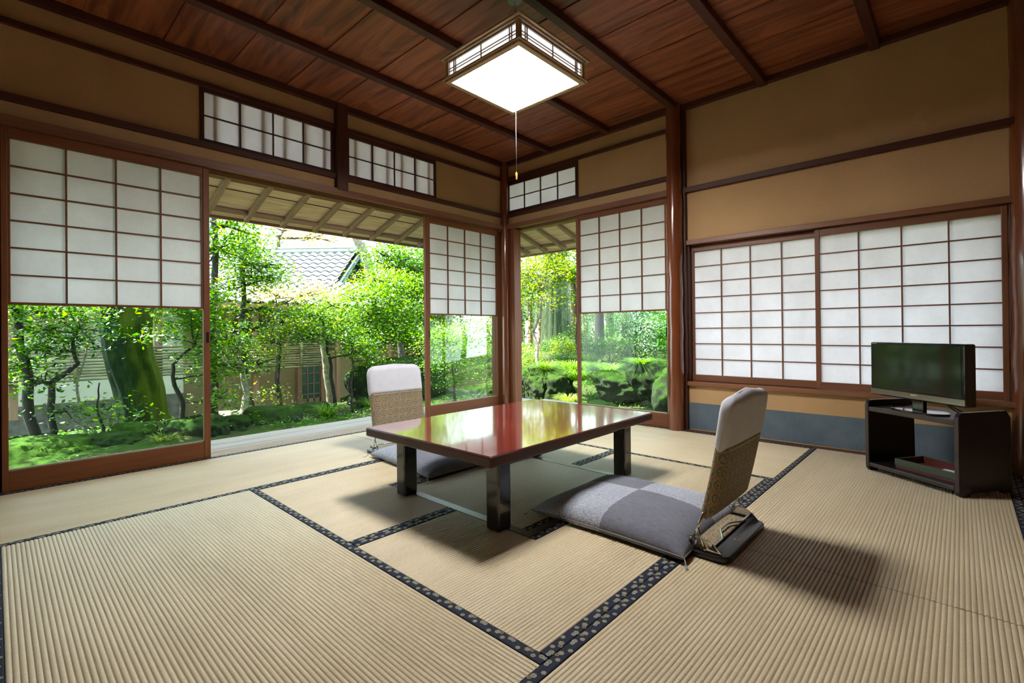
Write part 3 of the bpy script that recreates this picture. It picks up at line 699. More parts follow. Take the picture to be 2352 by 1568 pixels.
zaisu('legless brocade chair with white cover seen from behind, nearest the camera', (1.783, 0.548, 0.0015), 0.0, 0.007)
zaisu('legless brocade chair with white cover facing the camera beyond the table', (1.800, 2.745, 0.0015), math.radians(180-4), 0.004)

# ------------------------------------------------------------------ television stand, television, tray
ex = Vector((-0.586, -0.810, 0)).normalized(); ey = Vector((-ex.y, ex.x, 0))   # ex: along the front, left to right; ey points to the wall
FL = Vector((3.150, 0.378, 0.0015)); RZ = math.atan2(ex.y, ex.x)
DKW = wood('dark_walnut_', (0.005, 0.003, 0.004), (0.013, 0.007, 0.008), 'z', 0.34, 0.3, coat=0.1)
DKE = plain('worn_dark_edge', (0.040, 0.028, 0.025), 0.36, nscale=20, nvar=0.25)
ts = thing('television_stand', 'small black open stand in the corner under the television', 'tv stand', FL, RZ)
WD, DP, HT = 0.452, 0.300, 0.370
# local: x along the front, y to the back
for i, x0 in enumerate((0.0, WD-0.020)):
    prof = [(0.012, 0.0), (0.055, 0.0), (0.065, 0.012), (DP-0.065, 0.012), (DP-0.055, 0.0), (DP-0.008, 0.0), (DP, 0.012), (DP-0.006, HT-0.03), (DP-0.030, HT), (0.014, HT), (0.002, HT-0.014), (0.0, 0.014)]
    mb = MB(); mb.prism([(y, z) for y, z in prof], 'x', x0, x0+0.020); mb.build('side_panel', DKW, ts, bevel=0.004, seg=3)
    mb = MB(); mb.box(x0+0.001, x0+0.019, -0.0015, 0.004, 0.02, HT-0.02); mb.build('edge_band', DKE, ts, bevel=0.001)
MB().box(0.020, WD-0.020, 0.006, DP-0.02, 0.322, 0.336).build('top_board', DKW, ts, bevel=0.002)
MB().box(0.020, WD-0.020, 0.000, 0.014, 0.312, 0.337).build('front_rail', DKE, ts, bevel=0.004)
MB().box(0.020, WD-0.020, 0.006, DP-0.03, 0.028, 0.042).build('shelf', DKW, ts, bevel=0.002)
MB().box(0.020, WD-0.020, 0.000, 0.014, 0.022, 0.043).build('front_rail', DKE, ts, bevel=0.004)

def loc_on_stand(x, y, z): return FL + ex*x + ey*y + Vector((0, 0, z-0.0015))
tr = thing('lacquer_tray', 'shallow lacquer tray holding papers on the stand shelf', 'tray', loc_on_stand(0.120, 0.045, 0.0428), RZ+math.radians(2))
TG = plain('green_black_lacquer', (0.030, 0.050, 0.030), 0.30, coat=0.3); TR_ = plain('tray_inside', (0.10, 0.022, 0.018), 0.35)
L_, D_, H_ = 0.300, 0.185, 0.046
mb = MB(); mb.box(0, L_, 0, 0.008, 0.012, H_); mb.box(0, L_, D_-0.008, D_, 0.012, H_); mb.box(0, 0.008, 0.008, D_-0.008, 0.012, H_); mb.box(L_-0.008, L_, 0.008, D_-0.008, 0.012, H_)
mb.build('tray_wall', TG, tr, bevel=0.0015)
MB().box(0.002, L_-0.002, 0.002, D_-0.002, 0.0, 0.012).build('tray_foot', TR_, tr, bevel=0.001)
MB().box(0.0081, L_-0.0081, D_-0.010, D_-0.0079, 0.012, H_-0.003).build('tray_lining', TR_, tr)
ps = tag(MB().box(-0.055, 0.055, -0.035, 0.035, 0, 0.004).build('paper_sheets', plain('printed_paper', (0.62, 0.64, 0.68), 0.7, nscale=25, nvar=0.25)), 'small white papers lying in the lacquer tray', 'paper')
ps.location = loc_on_stand(0.120+0.190, 0.045+0.125, 0.0552+0.0002); ps.rotation_euler = (0, 0, RZ+0.25)

# television
TC = loc_on_stand(0.225, 0.135, 0.337)
TVR = math.atan2(-0.753, -0.658)
tv = thing('television', 'small black flat screen television on its stand base', 'television', TC, TVR)
GB = plain('glossy_black', (0.010, 0.010, 0.011), 0.07, coat=0.6)
tw, tz0, tz1 = 0.497, 0.058, 0.338
off = -0.075
MB().box(-tw/2, tw/2, off-0.012+0.0, off+0.042, tz0, tz1).build('housing', GB, tv, bevel=0.009, seg=4)
MB().box(-tw/2+0.020, tw/2-0.020, off-0.0135, off-0.0117, tz0+0.040, tz1-0.012).build('screen', plain('tv_screen', (0.004, 0.004, 0.004), 0.10, spec=1.0, coat=1.0), tv)
mb = MB(); mb.box(-tw/2+0.004, tw/2-0.004, off-0.0145, off-0.0115, tz0+0.006, tz0+0.034); sb = mb.build('speaker_strip', plain('smoke_silver', (0.30, 0.30, 0.25), 0.14, 0.8), tv, bevel=0.001)
def lettering(text, size, mat, parent, loc, rot, name):
    cu = bpy.data.curves.new(name, 'FONT'); cu.body = text; cu.size = size; cu.extrude = 0.0001; cu.space_character = 1.15; cu.materials.append(mat)
    tmp = bpy.data.objects.new(name, cu); COL.objects.link(tmp); bpy.context.view_layer.update()
    me = bpy.data.meshes.new_from_object(tmp.evaluated_get(bpy.context.evaluated_depsgraph_get())); bpy.data.objects.remove(tmp)
    if not me.materials: me.materials.append(mat)
    o = bpy.data.objects.new(name, me); COL.objects.link(o); o.parent = parent; o.location = loc; o.rotation_euler = rot; return o
lettering('AQUOS', 0.0075, plain('silver_print', (0.55, 0.55, 0.55), 0.4), tv, (-tw/2+0.014, off-0.0125, tz1-0.0095), (PI/2, 0, 0), 'maker_name')
mb = MB()
for i in range(4): mb.box(-0.012+i*0.010, -0.006+i*0.010, off-0.0150, off-0.0146, tz0+0.022, tz0+0.028)
mb.build('buttons', plain('silver_print', (0.55, 0.55, 0.55), 0.4), sb)
mb = MB(); mb.prism([(math.cos(a)*0.135+0.0, off+0.018+math.sin(a)*0.082) for a in np.linspace(0, 2*PI, 40, endpoint=False)], 'z', 0.0004, 0.010); mb.build('foot', GB, tv, bevel=0.003)
mb = MB(); mb.box(-0.030, 0.030, off+0.008, off+0.030, 0.009, tz0+0.01); mb.build('neck', GB, tv, bevel=0.004)
mb = MB(); mb.tube([(0.12, off+0.05, 0.05), (0.13, off+0.08, 0.03), (0.16, off+0.11, 0.006), (0.20, off+0.12, 0.004)], 0.003, 8); mb.tube([(0.10, off+0.045, 0.06), (0.11, off+0.09, 0.02), (0.15, off+0.13, 0.004)], 0.003, 8); mb.build('cable', plain('black_plastic', (0.013, 0.014, 0.022), 0.32), tv, smooth=True)

# ------------------------------------------------------------------ pendant lamp
LX, LY = 1.797, 1.632
lp = thing('pendant_lamp', 'square wooden lattice pendant lamp, lit, with a pull cord', 'lamp', (LX, LY, 2.0))
LW = lambda ax: wood('lamp_timber_', (0.34, 0.23, 0.13), (0.50, 0.36, 0.22), ax, 0.45)
def emis(name, col, st):
    k = NT(name); k.b.inputs['Base Color'].default_value = (0.8, 0.8, 0.8, 1); k.b.inputs['Emission Color'].default_value = (*col, 1); k.b.inputs['Emission Strength'].default_value = st; k.rough(0.5); return k.m
mb = MB(); mb.box(-0.228, 0.228, -0.228, 0.228, 0.004, 0.008); mb.build('diffuser', emis('lamp_diffuser', (1.0, 0.98, 0.96), LAMP_BOTTOM), lp)
h0, h1 = 0.018, 0.112
mb = MB()
def sq_ring(mb, a, b, z0, z1):
    mb.box(-b, b, -b, -a, z0, z1); mb.box(-b, b, a, b, z0, z1); mb.box(-b, -a, -a, a, z0, z1); mb.box(a, b, -a, a, z0, z1)
sq_ring(mb, 0.226, 0.252, 0.000, 0.013); sq_ring(mb, 0.236, 0.262, 0.010, 0.018); mb.build('bottom_frame', LW('x'), lp, bevel=0.002)
mb = MB(); sq_ring(mb, 0.222, 0.254, 0.104, 0.114); sq_ring(mb, 0.236, 0.268, 0.112, 0.122); mb.build('top_frame', LW('x'), lp, bevel=0.002)
mb = MB(); mb.box(-0.24, 0.24, -0.24, 0.24, 0.118, 0.122); mb.build('top_cover', plain('lamp_top', (0.6, 0.6, 0.58), 0.6), lp)
for sx in (-1, 1):
    for sy in (-1, 1):
        mb = MB(); mb.box(min(sx*0.228, sx*0.248), max(sx*0.228, sx*0.248), min(sy*0.228, sy*0.248), max(sy*0.228, sy*0.248), 0.016, 0.106); mb.build('corner_post', LW('z'), lp, bevel=0.001)
sidem = emis('lamp_side', (0.93, 0.96, 1.0), LAMP_SIDE)
for q in range(4):
    a = q*PI/2; c, s_ = round(math.cos(a)), round(math.sin(a))
    def RB(mb, x0, x1, y0, y1, z0, z1):
        P = [(x*c-y*s_, x*s_+y*c) for x in (x0, x1) for y in (y0, y1)]; X = [p[0] for p in P]; Y = [p[1] for p in P]; mb.box(min(X), max(X), min(Y), max(Y), z0, z1)
    mb = MB(); RB(mb, -0.228, 0.228, -0.2345, -0.2325, 0.016, 0.106); pn = mb.build('side_paper', sidem, lp)
    mb = MB()
    for x in (-0.196, -0.183, 0.0, 0.183, 0.196): RB(mb, x-0.0022, x+0.0022, -0.241, -0.235, 0.018, 0.104)
    for z in (0.052, 0.066): RB(mb, -0.228, 0.228, -0.240, -0.235, z-0.0016, z+0.0016)
    RB(mb, -0.228, 0.228, -0.242, -0.234, 0.097, 0.106)
    mb.build('side_lattice', wood('lamp_lattice_', (0.20, 0.14, 0.09), (0.32, 0.24, 0.16), 'x', 0.5), lp)
WHT = plain('white_plastic', (0.75, 0.78, 0.80), 0.4)
mb = MB(); mb.cyl((0, 0, 0.12), (0, 0, 0.44), 0.0035, n=10); mb.build('cable', WHT, lp, smooth=True, angle=40)
mb = MB(); mb.tube([(0, 0, 0.410), (0, 0, 0.416), (0, 0, 0.430), (0, 0, 0.4405)], [0.020, 0.034, 0.040, 0.042], 28); mb.build('ceiling_rose', plain('pale_blue_plastic', (0.45, 0.62, 0.68), 0.4), lp, smooth=True, angle=50)
mb = MB(); mb.cyl((0, 0, 0.004), (0, 0, -0.455), 0.0011, n=6); pc = mb.build('pull_cord', WHT, lp, smooth=True)
mb = MB(); mb.tube([(0, 0, -0.448), (0, 0, -0.455), (0, 0, -0.478), (0, 0, -0.484)], [0.003, 0.0052, 0.0048, 0.0040], 12); mb.build('pull_toggle', plain('amber_toggle', (0.62, 0.30, 0.05), 0.3), pc, smooth=True, angle=50)

# ================================================================== OUTSIDE
# veranda deck and eaves
mb = MB()
for i in range(3): mb.box(-2.4, 4.22-0.0, YL+0.178+i*0.172, YL+0.178+i*0.172+0.165, -0.075, -0.030)
for i in range(4): mb.box(XR+0.178+i*0.162, XR+0.178+i*0.162+0.158, -2.0, YL+0.172, -0.075, -0.032)
struct(mb.build('floor_deck', wood('deck_timber_', (0.20, 0.165, 0.13), (0.33, 0.295, 0.25), 'x', 0.6, island=0.2), bevel=0.002), 'weathered board deck outside the sliding doors')
mb = MB(); mb.box(-2.4, 4.0, YL+0.24, YL+0.30, -0.6, -0.075); mb.box(XR+0.30, XR+0.36, -2.0, 3.9, -0.6, -0.075)
struct(mb.build('floor_deck_skirt', dark('x')))
ev = struct(MB().add([(-2.6, 3.44, 1.812), (3.60, 3.44, 1.812), (4.22, 4.06, 1.632), (-2.6, 4.06, 1.632), (-2.6, 3.44, 1.828), (3.60, 3.44, 1.828), (4.22, 4.06, 1.648), (-2.6, 4.06, 1.648)],
     [(0,1,2,3),(4,7,6,5),(0,4,5,1),(1,5,6,2),(2,6,7,3),(3,7,4,0)]).build('roof_eave_left', eavew('x')), 'pale board eave over the garden doors')
ev2 = struct(MB().add([(3.60, 3.44, 1.812), (3.60, -2.2, 1.812), (4.22, -2.2, 1.632), (4.22, 4.06, 1.632), (3.60, 3.44, 1.828), (3.60, -2.2, 1.828), (4.22, -2.2, 1.648), (4.22, 4.06, 1.648)],
     [(0,1,2,3),(4,7,6,5),(0,4,5,1),(1,5,6,2),(2,6,7,3),(3,7,4,0)]).build('roof_eave_right', eavew('y')), 'pale board eave over the side door')
for i in range(-11, 10):
    x = 1.317+i*0.2675; y0, y1 = 3.45, 3.995
    if x > 3.56: y0 = x-0.10
    if y0 > 3.9: continue
    z = lambda y: 1.758-(y-3.52)*0.325
    MB().add([(x-0.017, y0, z(y0)), (x+0.017, y0, z(y0)), (x+0.017, y1, z(y1)), (x-0.017, y1, z(y1)), (x-0.017, y0, z(y0)+0.058), (x+0.017, y0, z(y0)+0.058), (x+0.017, y1, z(y1)+0.055), (x-0.017, y1, z(y1)+0.055)],
         [(0,3,2,1),(4,5,6,7),(0,1,5,4),(1,2,6,5),(2,3,7,6),(3,0,4,7)]).build('rafter', rafterw('y'), ev, bevel=0.002)
for i in range(-20, 3):
    y = 3.334+i*0.2575; x0, x1 = 3.60, 4.15
    if y > 3.45: x0 = y+0.14
    z = lambda x: 1.758-(x-3.68)*0.330
    MB().add([(x0, y-0.017, z(x0)), (x1, y-0.017, z(x1)), (x1, y+0.017, z(x1)), (x0, y+0.017, z(x0)), (x0, y-0.017, z(x0)+0.058), (x1, y-0.017, z(x1)+0.055), (x1, y+0.017, z(x1)+0.055), (x0, y+0.017, z(x0)+0.058)],
         [(0,3,2,1),(4,5,6,7),(0,1,5,4),(1,2,6,5),(2,3,7,6),(3,0,4,7)]).build('rafter', rafterw('x'), ev2, bevel=0.002)
MB().box(-2.6, 4.10, 3.90, 3.935, 1.640, 1.668).build('eave_batten', rafterw('x'), ev); MB().box(-2.6, 4.0, 3.66, 3.664, 1.742, 1.7475).build('board_seam', dark('x'), ev)
MB().box(4.03, 4.065, -2.2, 3.93, 1.655, 1.683).build('eave_batten', rafterw('y'), ev2)
MB().box(-2.6, 4.24, 4.04, 4.075, 1.618, 1.650).build('fascia', wood('fascia_', (0.20, 0.10, 0.07), (0.30, 0.16, 0.11), 'x', 0.6), ev)
MB().box(4.21, 4.245, -2.2, 4.075, 1.618, 1.650).build('fascia', wood('fascia_', (0.20, 0.10, 0.07), (0.30, 0.16, 0.11), 'y', 0.6), ev2)
struct(MB().box(-2.6, 5.0, -2.3, 5.05, 2.60, 2.70).build('roof_upper_shade', rafterw('x')))  # unseen overhang, deepened to shade the deck and dim the transoms

# ------------------------------------------------------------------ garden ground
def sm(t): t = min(1, max(0, t)); return t*t*(3-2*t)
def hz(x, y):
    z = -0.46
    z += 0.14*math.exp(-((x-0.6)/1.3)**2-((y-6.7)/1.1)**2)
    z += 0.70*sm((x-6.3)/3.6)*sm((11.0-y)/3.0)*sm((y+3)/4)
    z += 0.9*sm((x-11)/10)
    z -= 0.45*sm((y-7.6)/2.6)*(1-sm((x-5.5)/2.5))
    z += 0.030*math.sin(1.9*x+0.7)*math.sin(2.3*y+1.1) + 0.018*math.sin(4.7*x+2)*math.sin(5.1*y)
    return z
def m_moss(name='moss', rock=None, amount=0.5, c1=(0.005, 0.018, 0.002), c2=(0.032, 0.080, 0.003)):
    k = NT(name); k.rough(0.9, 0.15); f = k.noise(9, 5, 0.65, k.pos()); g = k.noise(70, 3, 0.7, k.pos())
    h = k.m_('ADD', k.m_('MULTIPLY', f, 0.6), k.m_('MULTIPLY', g, 0.4)); c = k.ramp(h, [(0.3, c1), (0.7, c2)])
    if rock:
        nz = k.sepxyz(k.geo('Normal'))[2]; e = k.m_('ADD', nz, k.m_('MULTIPLY', k.m_('SUBTRACT', f, 0.5), 1.6))
        x = k.n('MapRange'); x.inputs[1].default_value = amount-0.12; x.inputs[2].default_value = amount+0.12; k.l(e, x.inputs[0])
        r = k.ramp(k.noise(14, 5, 0.7, k.pos()), [(0.3, tuple(q*0.5 for q in rock)), (0.7, rock)]); c = k.mix(x.outputs[0], r, c)
    sp = k.noise(230, 2, 0.7, k.pos()); c = k.mix(k.m_('MULTIPLY', k.m_('GREATER_THAN', sp, 0.58), 0.55), c, tuple(min(1, q*1.9) for q in c2)); k.set('Base Color', c); k.bump(k.m_('ADD', h, k.m_('MULTIPLY', sp, 0.5)), 1.0, 0.03); return k.m
MOSS = m_moss()
def m_soil():
    k = NT('garden_soil'); k.rough(0.95, 0.1); f = k.noise(1.3, 5, 0.6, k.pos()); g = k.noise(60, 4, 0.7, k.pos())
    a = k.ramp(g, [(0.3, (0.018, 0.020, 0.008)), (0.7, (0.075, 0.068, 0.030))]); b = k.ramp(g, [(0.3, (0.010, 0.030, 0.003)), (0.7, (0.045, 0.11, 0.008))])
    k.set('Base Color', k.mix(k.ramp(f, [(0.42, (0, 0, 0)), (0.58, (1, 1, 1))]), a, b)); k.bump(g, 0.8, 0.02); return k.m
xs = np.concatenate([np.linspace(-6, -0.5, 12), np.linspace(-0.4, 9.0, 190), np.linspace(9.2, 34, 60)])
ys = np.concatenate([np.linspace(-8, 2.2, 20), np.linspace(2.3, 8.6, 130), np.linspace(8.8, 32, 60)])
def hzf(x, y):
    p = Vector((x, y, 0)); return hz(x, y)+0.030*MN.noise(p*2.6)+0.020*MN.noise(p*6.5)+0.008*MN.noise(p*17)
mb = MB(); mb.grid(lambda u, v: (xs[round(u*(len(xs)-1))], ys[round(v*(len(ys)-1))], hzf(xs[round(u*(len(xs)-1))], ys[round(v*(len(ys)-1))])), len(xs)-1, len(ys)-1)
struct(mb.build('ground', m_soil(), smooth=True), 'mossy garden ground')

# ------------------------------------------------------------------ vegetation helpers
def leafmat(name, a, b, c, tr=0.52, gloss=0.25):
    k = NT(name); r = k.geo('Random Per Island'); col = k.ramp(r, [(0.0, a), (0.55, b), (1.0, c)])
    d = k.n('BsdfDiffuse'); t_ = k.n('BsdfTranslucent'); g = k.n('BsdfGlossy'); g.inputs['Roughness'].default_value = 0.5
    k.l(col, d.inputs[0]); h = k.n('HueSaturation'); h.inputs['Value'].default_value = 1.6; h.inputs['Saturation'].default_value = 1.15; h.inputs['Hue'].default_value = 0.485; k.l(col, h.inputs['Color']); k.l(h.outputs[0], t_.inputs[0])
    m1 = k.n('MixShader'); m1.inputs[0].default_value = tr; k.l(d.outputs[0], m1.inputs[1]); k.l(t_.outputs[0], m1.inputs[2])
    lw = k.n('LayerWeight'); lw.inputs[0].default_value = gloss
    m2 = k.n('MixShader'); k.l(k.m_('MULTIPLY', lw.outputs['Fresnel'], 0.07), m2.inputs[0]); k.l(m1.outputs[0], m2.inputs[1]); k.l(g.outputs[0], m2.inputs[2]); k.l(m2.outputs[0], k.out.inputs[0]); return k.m
LF = {'bright': leafmat('leaf_bright', (0.014, 0.078, 0.002), (0.052, 0.175, 0.003), (0.19, 0.33, 0.010)),
      'mid': leafmat('leaf_mid', (0.006, 0.045, 0.002), (0.024, 0.105, 0.003), (0.085, 0.20, 0.008)),
      'yellow': leafmat('leaf_yellow', (0.045, 0.10, 0.003), (0.12, 0.21, 0.008), (0.28, 0.34, 0.03)),
      'dark': leafmat('leaf_dark', (0.002, 0.022, 0.004), (0.008, 0.055, 0.006), (0.025, 0.10, 0.012)),
      'blue': leafmat('leaf_blue_green', (0.015, 0.09, 0.06), (0.035, 0.16, 0.11), (0.08, 0.24, 0.18)),
      'orange': leafmat('leaf_autumn', (0.25, 0.30, 0.04), (0.48, 0.38, 0.12), (0.62, 0.42, 0.20))}
def np_mesh(name, V, nper, mat, parent=None):
    n = len(V)//nper; me = bpy.data.meshes.new(name); me.vertices.add(len(V)); me.vertices.foreach_set('co', V.astype(np.float32).ravel())
    me.loops.add(len(V)); me.loops.foreach_set('vertex_index', np.arange(len(V), dtype=np.int32)); me.polygons.add(n)
    me.polygons.foreach_set('loop_start', (np.arange(n)*nper).astype(np.int32)); me.polygons.foreach_set('loop_total', np.full(n, nper, dtype=np.int32))
    me.update(); me.validate(); me.materials.append(mat); o = bpy.data.objects.new(name, me); COL.objects.link(o)
    if parent is not None: o.parent = parent
    return o
def leaves(name, C, size, mat, parent, flat=0.55, aspect=0.48, seed=0):
    r = np.random.RandomState(seed); n = len(C)
    nrm = r.normal(size=(n, 3)); nrm[:, 2] = np.abs(nrm[:, 2])+flat*2.2; nrm /= np.linalg.norm(nrm, axis=1)[:, None]
    a = r.normal(size=(n, 3)); a -= (a*nrm).sum(1)[:, None]*nrm; a /= np.linalg.norm(a, axis=1)[:, None]; b = np.cross(nrm, a)
    s = (size*(0.65+0.7*r.rand(n)))[:, None]; dr = nrm*s*0.12
    w_ = b*s*aspect*0.5; V = np.stack([C-a*s*0.5, C+w_*0.85-a*s*0.22-dr, C+w_*0.8+a*s*0.16-dr, C+a*s*0.55-dr*0.5, C-w_*0.8+a*s*0.16-dr, C-w_*0.85-a*s*0.22-dr], 1).reshape(-1, 3)
    return np_mesh(name, V, 6, mat, parent)
BARK = {'grey': plain('bark_grey', (0.045, 0.042, 0.034), 0.9, nscale=30, nvar=0.5, bump=0.6, bscale=40),
        'dark': plain('bark_dark', (0.018, 0.016, 0.012), 0.9, nscale=30, nvar=0.5, bump=0.6, bscale=40),
        'pale': plain('bark_pale', (0.20, 0.185, 0.135), 0.85, nscale=18, nvar=0.5, bump=0.5, bscale=40)}
def wig(p0, p1, n, amp, r):
    p0, p1 = Vector(p0), Vector(p1); out = []
    L = (p1-p0).length; o = Vector((0, 0, 0))
    for i in range(n+1):
        t_ = i/n; e = math.sin(PI*t_)
        o = o*0.6+Vector((r.uniform(-1, 1), r.uniform(-1, 1), r.uniform(-.5, .5)))*amp*L*0.4
        out.append(p0.lerp(p1, t_)+o*e)
    return out
def tree(name, label, base, trunk, r0, r1, crowns, leaf='mid', size=0.05, bark='dark', seed=1, group='garden trees outside', flat=0.55, cat='tree', amp=0.10, twig=12, spread=0.14):
    """trunk: list of offsets; crowns: (x,y,z,rx,ry,rz,n) in world coordinates"""
    r = random.Random(seed); q = np.random.RandomState(seed)
    bz = hz(base[0], base[1])-0.05; t = thing(name, label, cat, (base[0], base[1], bz), 0, group); o = Vector((base[0], base[1], bz))
    pts = [Vector((0, 0, 0))]+[Vector(p)-o for p in trunk]; P = []
    for a, b in zip(pts, pts[1:]):
        w = wig(a, b, 4, amp, r); P += w[:-1]
    P.append(pts[-1]); n = len(P)
    mb = MB(); mb.tube(P, [r0+(r1-r0)*(i/(n-1))**0.8 for i in range(n)], 10)
    C = []; bb = MB()
    for (cx, cy_, cz, rx, ry, rz_, k) in crowns:
        c = Vector((cx, cy_, cz))-o
        cand = [p for p in P if p.z < c.z+0.1] or P[:1]
        s_ = min(cand, key=lambda p: (p-c).length+0.25*abs(p.z-(c.z-0.4*rz_)))
        bp = wig(s_, c, 5, 0.14, r); bb.tube(bp, [max(0.004, r1*(1.0-0.12*i)) for i in range(6)], 6)
        nt = max(4, k//twig)
        d = q.normal(size=(nt, 3)); d /= np.linalg.norm(d, axis=1)[:, None]; rad = q.rand(nt)**0.42
        T = np.array(c)+d*rad[:, None]*np.array([rx, ry, rz_])
        T[:, 2] = np.round(T[:, 2]/0.13)*0.13+q.normal(size=nt)*0.022
        for i in range(min(10, nt)):
            w = wig(bp[3 if i % 2 else 4], Vector(T[i]), 4, 0.16, r); bb.tube(w, [r1*0.55, r1*0.45, r1*0.35, r1*0.22, 0.002], 5, caps=False)
        L = np.repeat(T, twig, 0)+q.normal(size=(nt*twig, 3))*np.array([spread, spread, spread*0.38]); C.append(L)
    mb.build('trunk', BARK[bark], t, smooth=True)
    if bb.v: bb.build('branches', BARK[bark], t, smooth=True, fix=False)
    if C: leaves('foliage', np.concatenate(C), size*1.12, LF[leaf], t, flat=flat, seed=seed)
    return t
def bush(name, label, c, rad, n, leaf='mid', size=0.035, seed=1, group='garden bushes', flat=0.4, cat='bush'):
    q = np.random.RandomState(seed); r = random.Random(seed); x, y = c[0], c[1]; bz = hz(x, y)-0.03
    t = thing(name, label, cat, (x, y, bz), 0, group); zc = c[2]-bz
    d = q.normal(size=(n, 3)); d /= np.linalg.norm(d, axis=1)[:, None]
    lump = 1+0.18*np.sin(5*d[:, 0]+seed)*np.sin(4*d[:, 1])+0.12*np.sin(9*d[:, 2]+2*seed)
    P = d*(q.rand(n)**0.28*lump)[:, None]*np.array(rad)+np.array([0, 0, zc]); P = P[P[:, 2] > 0.02]
    leaves('foliage', P, size, LF[leaf], t, flat=flat, seed=seed)
    mb = MB()
    for i in range(9):
        e = P[q.randint(len(P))]; mb.tube(wig((r.uniform(-.05, .05), r.uniform(-.05, .05), 0), tuple(e*0.85), 4, 0.15, r), [0.012, 0.010, 0.007, 0.005, 0.003], 5, caps=False)
    mb.build('stems', BARK['grey'], t, smooth=True, fix=False); return t
def rock(label, c, s, mat, seed=1, rz=0.0, name='garden_rock', group='mossy garden rocks', rough=0.34, sub=5, cat='rock'):
    bm = bmesh.new(); bmesh.ops.create_icosphere(bm, subdivisions=sub, radius=1.0); so = Vector((seed*3.1, seed*1.7, seed*2.3))
    for v in bm.verts:
        p = v.co.normalized(); k = 1+rough*(MN.noise(p*1.4+so))+0.15*MN.noise(p*3.7+so)+0.06*MN.noise(p*9+so)+0.03*MN.noise(p*22+so)
        q = p*k
        if q.z > 0.72: q.z = 0.72+(q.z-0.72)*0.35
        v.co = Vector((q.x*s[0], q.y*s[1], q.z*s[2]))
    me = bpy.data.meshes.new(name); bm.to_mesh(me); bm.free(); me.shade_smooth(); me.materials.append(mat)
    o = bpy.data.objects.new(name, me); COL.objects.link(o); o.location = c; o.rotation_euler = (0, 0, rz); return tag(o, label, cat, group)
def grass_clump(label, c, R, H, n, seed=1, col='bright', w=0.008, droop=0.9):
    q = np.random.RandomState(seed); t = n; az = q.rand(n)*2*PI; r0 = q.rand(n)*R*0.35; L = H*(0.6+0.7*q.rand(n)); out = R*(0.4+0.8*q.rand(n))
    base = np.stack([np.cos(az)*r0, np.sin(az)*r0, np.zeros(n)], 1); D = np.stack([np.cos(az), np.sin(az), np.zeros(n)], 1); Sd = np.stack([-np.sin(az), np.cos(az), np.zeros(n)], 1)
    K = 5; pts = []
    for i in range(K+1):
        s_ = i/K; pts.append(base+D*(out*s_**1.2)[:, None]+np.array([0, 0, 1])*(L*(1.9*s_-droop*1.5*s_*s_))[:, None])
    Q = []
    for i in range(K):
        w0, w1 = w*(1-(i/K)**1.5)+0.0008, w*(1-((i+1)/K)**1.5)+0.0008
        Q.append(np.stack([pts[i]-Sd*w0/2, pts[i]+Sd*w0/2, pts[i+1]+Sd*w1/2, pts[i+1]-Sd*w1/2], 1))
    V = np.stack(Q, 1).reshape(-1, 3); o = np_mesh('grass_clump', V, 4, LF[col]); o.location = c
    return tag(o, label, 'grass clump', 'arching grass clumps among the rocks')

# ------------------------------------------------------------------ gallery house across the garden
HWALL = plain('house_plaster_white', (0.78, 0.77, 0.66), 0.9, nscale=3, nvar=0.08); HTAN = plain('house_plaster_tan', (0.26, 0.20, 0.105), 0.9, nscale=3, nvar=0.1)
POST = wood('gallery_post_', (0.16, 0.085, 0.05), (0.28, 0.17, 0.105), 'z', 0.6)
STONE = plain('stone_footing', (0.16, 0.15, 0.13), 0.9, nscale=8, nvar=0.4, bump=0.5, bscale=30)
TILE = plain('grey_roof_tile', (0.085, 0.10, 0.105), 0.5, spec=0.4, nscale=5, nvar=0.2)
hb = thing('gallery_house', 'plastered gallery house across the garden behind the bamboo screen', 'house', (3.0, 11.6, -1.0))
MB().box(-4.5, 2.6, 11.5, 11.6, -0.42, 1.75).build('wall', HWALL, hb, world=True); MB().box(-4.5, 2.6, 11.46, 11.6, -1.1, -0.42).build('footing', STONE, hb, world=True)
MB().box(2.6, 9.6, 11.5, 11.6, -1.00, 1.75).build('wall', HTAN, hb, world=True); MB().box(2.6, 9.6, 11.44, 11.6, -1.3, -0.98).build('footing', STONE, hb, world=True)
mb = MB(); mb.box(3.3, 9.0, 11.46, 11.52, 0.45, 1.05); mb.build('shaded_opening_panel', plain('interior_shade', (0.012, 0.016, 0.014), 0.5), hb, world=True)  # dark panel painted in for the unlit interior behind the windows
for x in (3.35, 3.9, 4.6, 5.3, 6.0, 6.7): MB().box(x, x+0.07, 11.42, 11.49, 0.42, 1.08).build('window_post', POST, hb, world=True)
MB().box(3.2, 9.1, 11.38, 11.50, 0.38, 0.45).build('beam', POST, hb, world=True)
dr = MB().box(4.85, 4.95, 11.40, 11.50, -0.95, 0.42).build('door_post', POST, hb, world=True); MB().box(5.42, 5.60, 11.40, 11.50, -0.95, 0.42).build('door_post', POST, hb, world=True)
gd = MB().box(4.95, 5.42, 11.455, 11.495, -0.95, 0.30).build('lattice_door', plain('teal_glass', (0.035, 0.085, 0.075), 0.2), hb, world=True)
mb = MB()
for i in range(4): mb.box(4.95+i*0.152-0.012, 4.95+i*0.152+0.012, 11.44, 11.457, -0.95, 0.30)
for j in range(6): mb.box(4.95, 5.42, 11.44, 11.457, -0.95+j*0.25-0.012, -0.95+j*0.25+0.012)
mb.box(4.95, 5.42, 11.44, 11.457, -0.95, -0.80); o_ = mb.build('door_lattice', POST, gd); o_.location = -hb.location
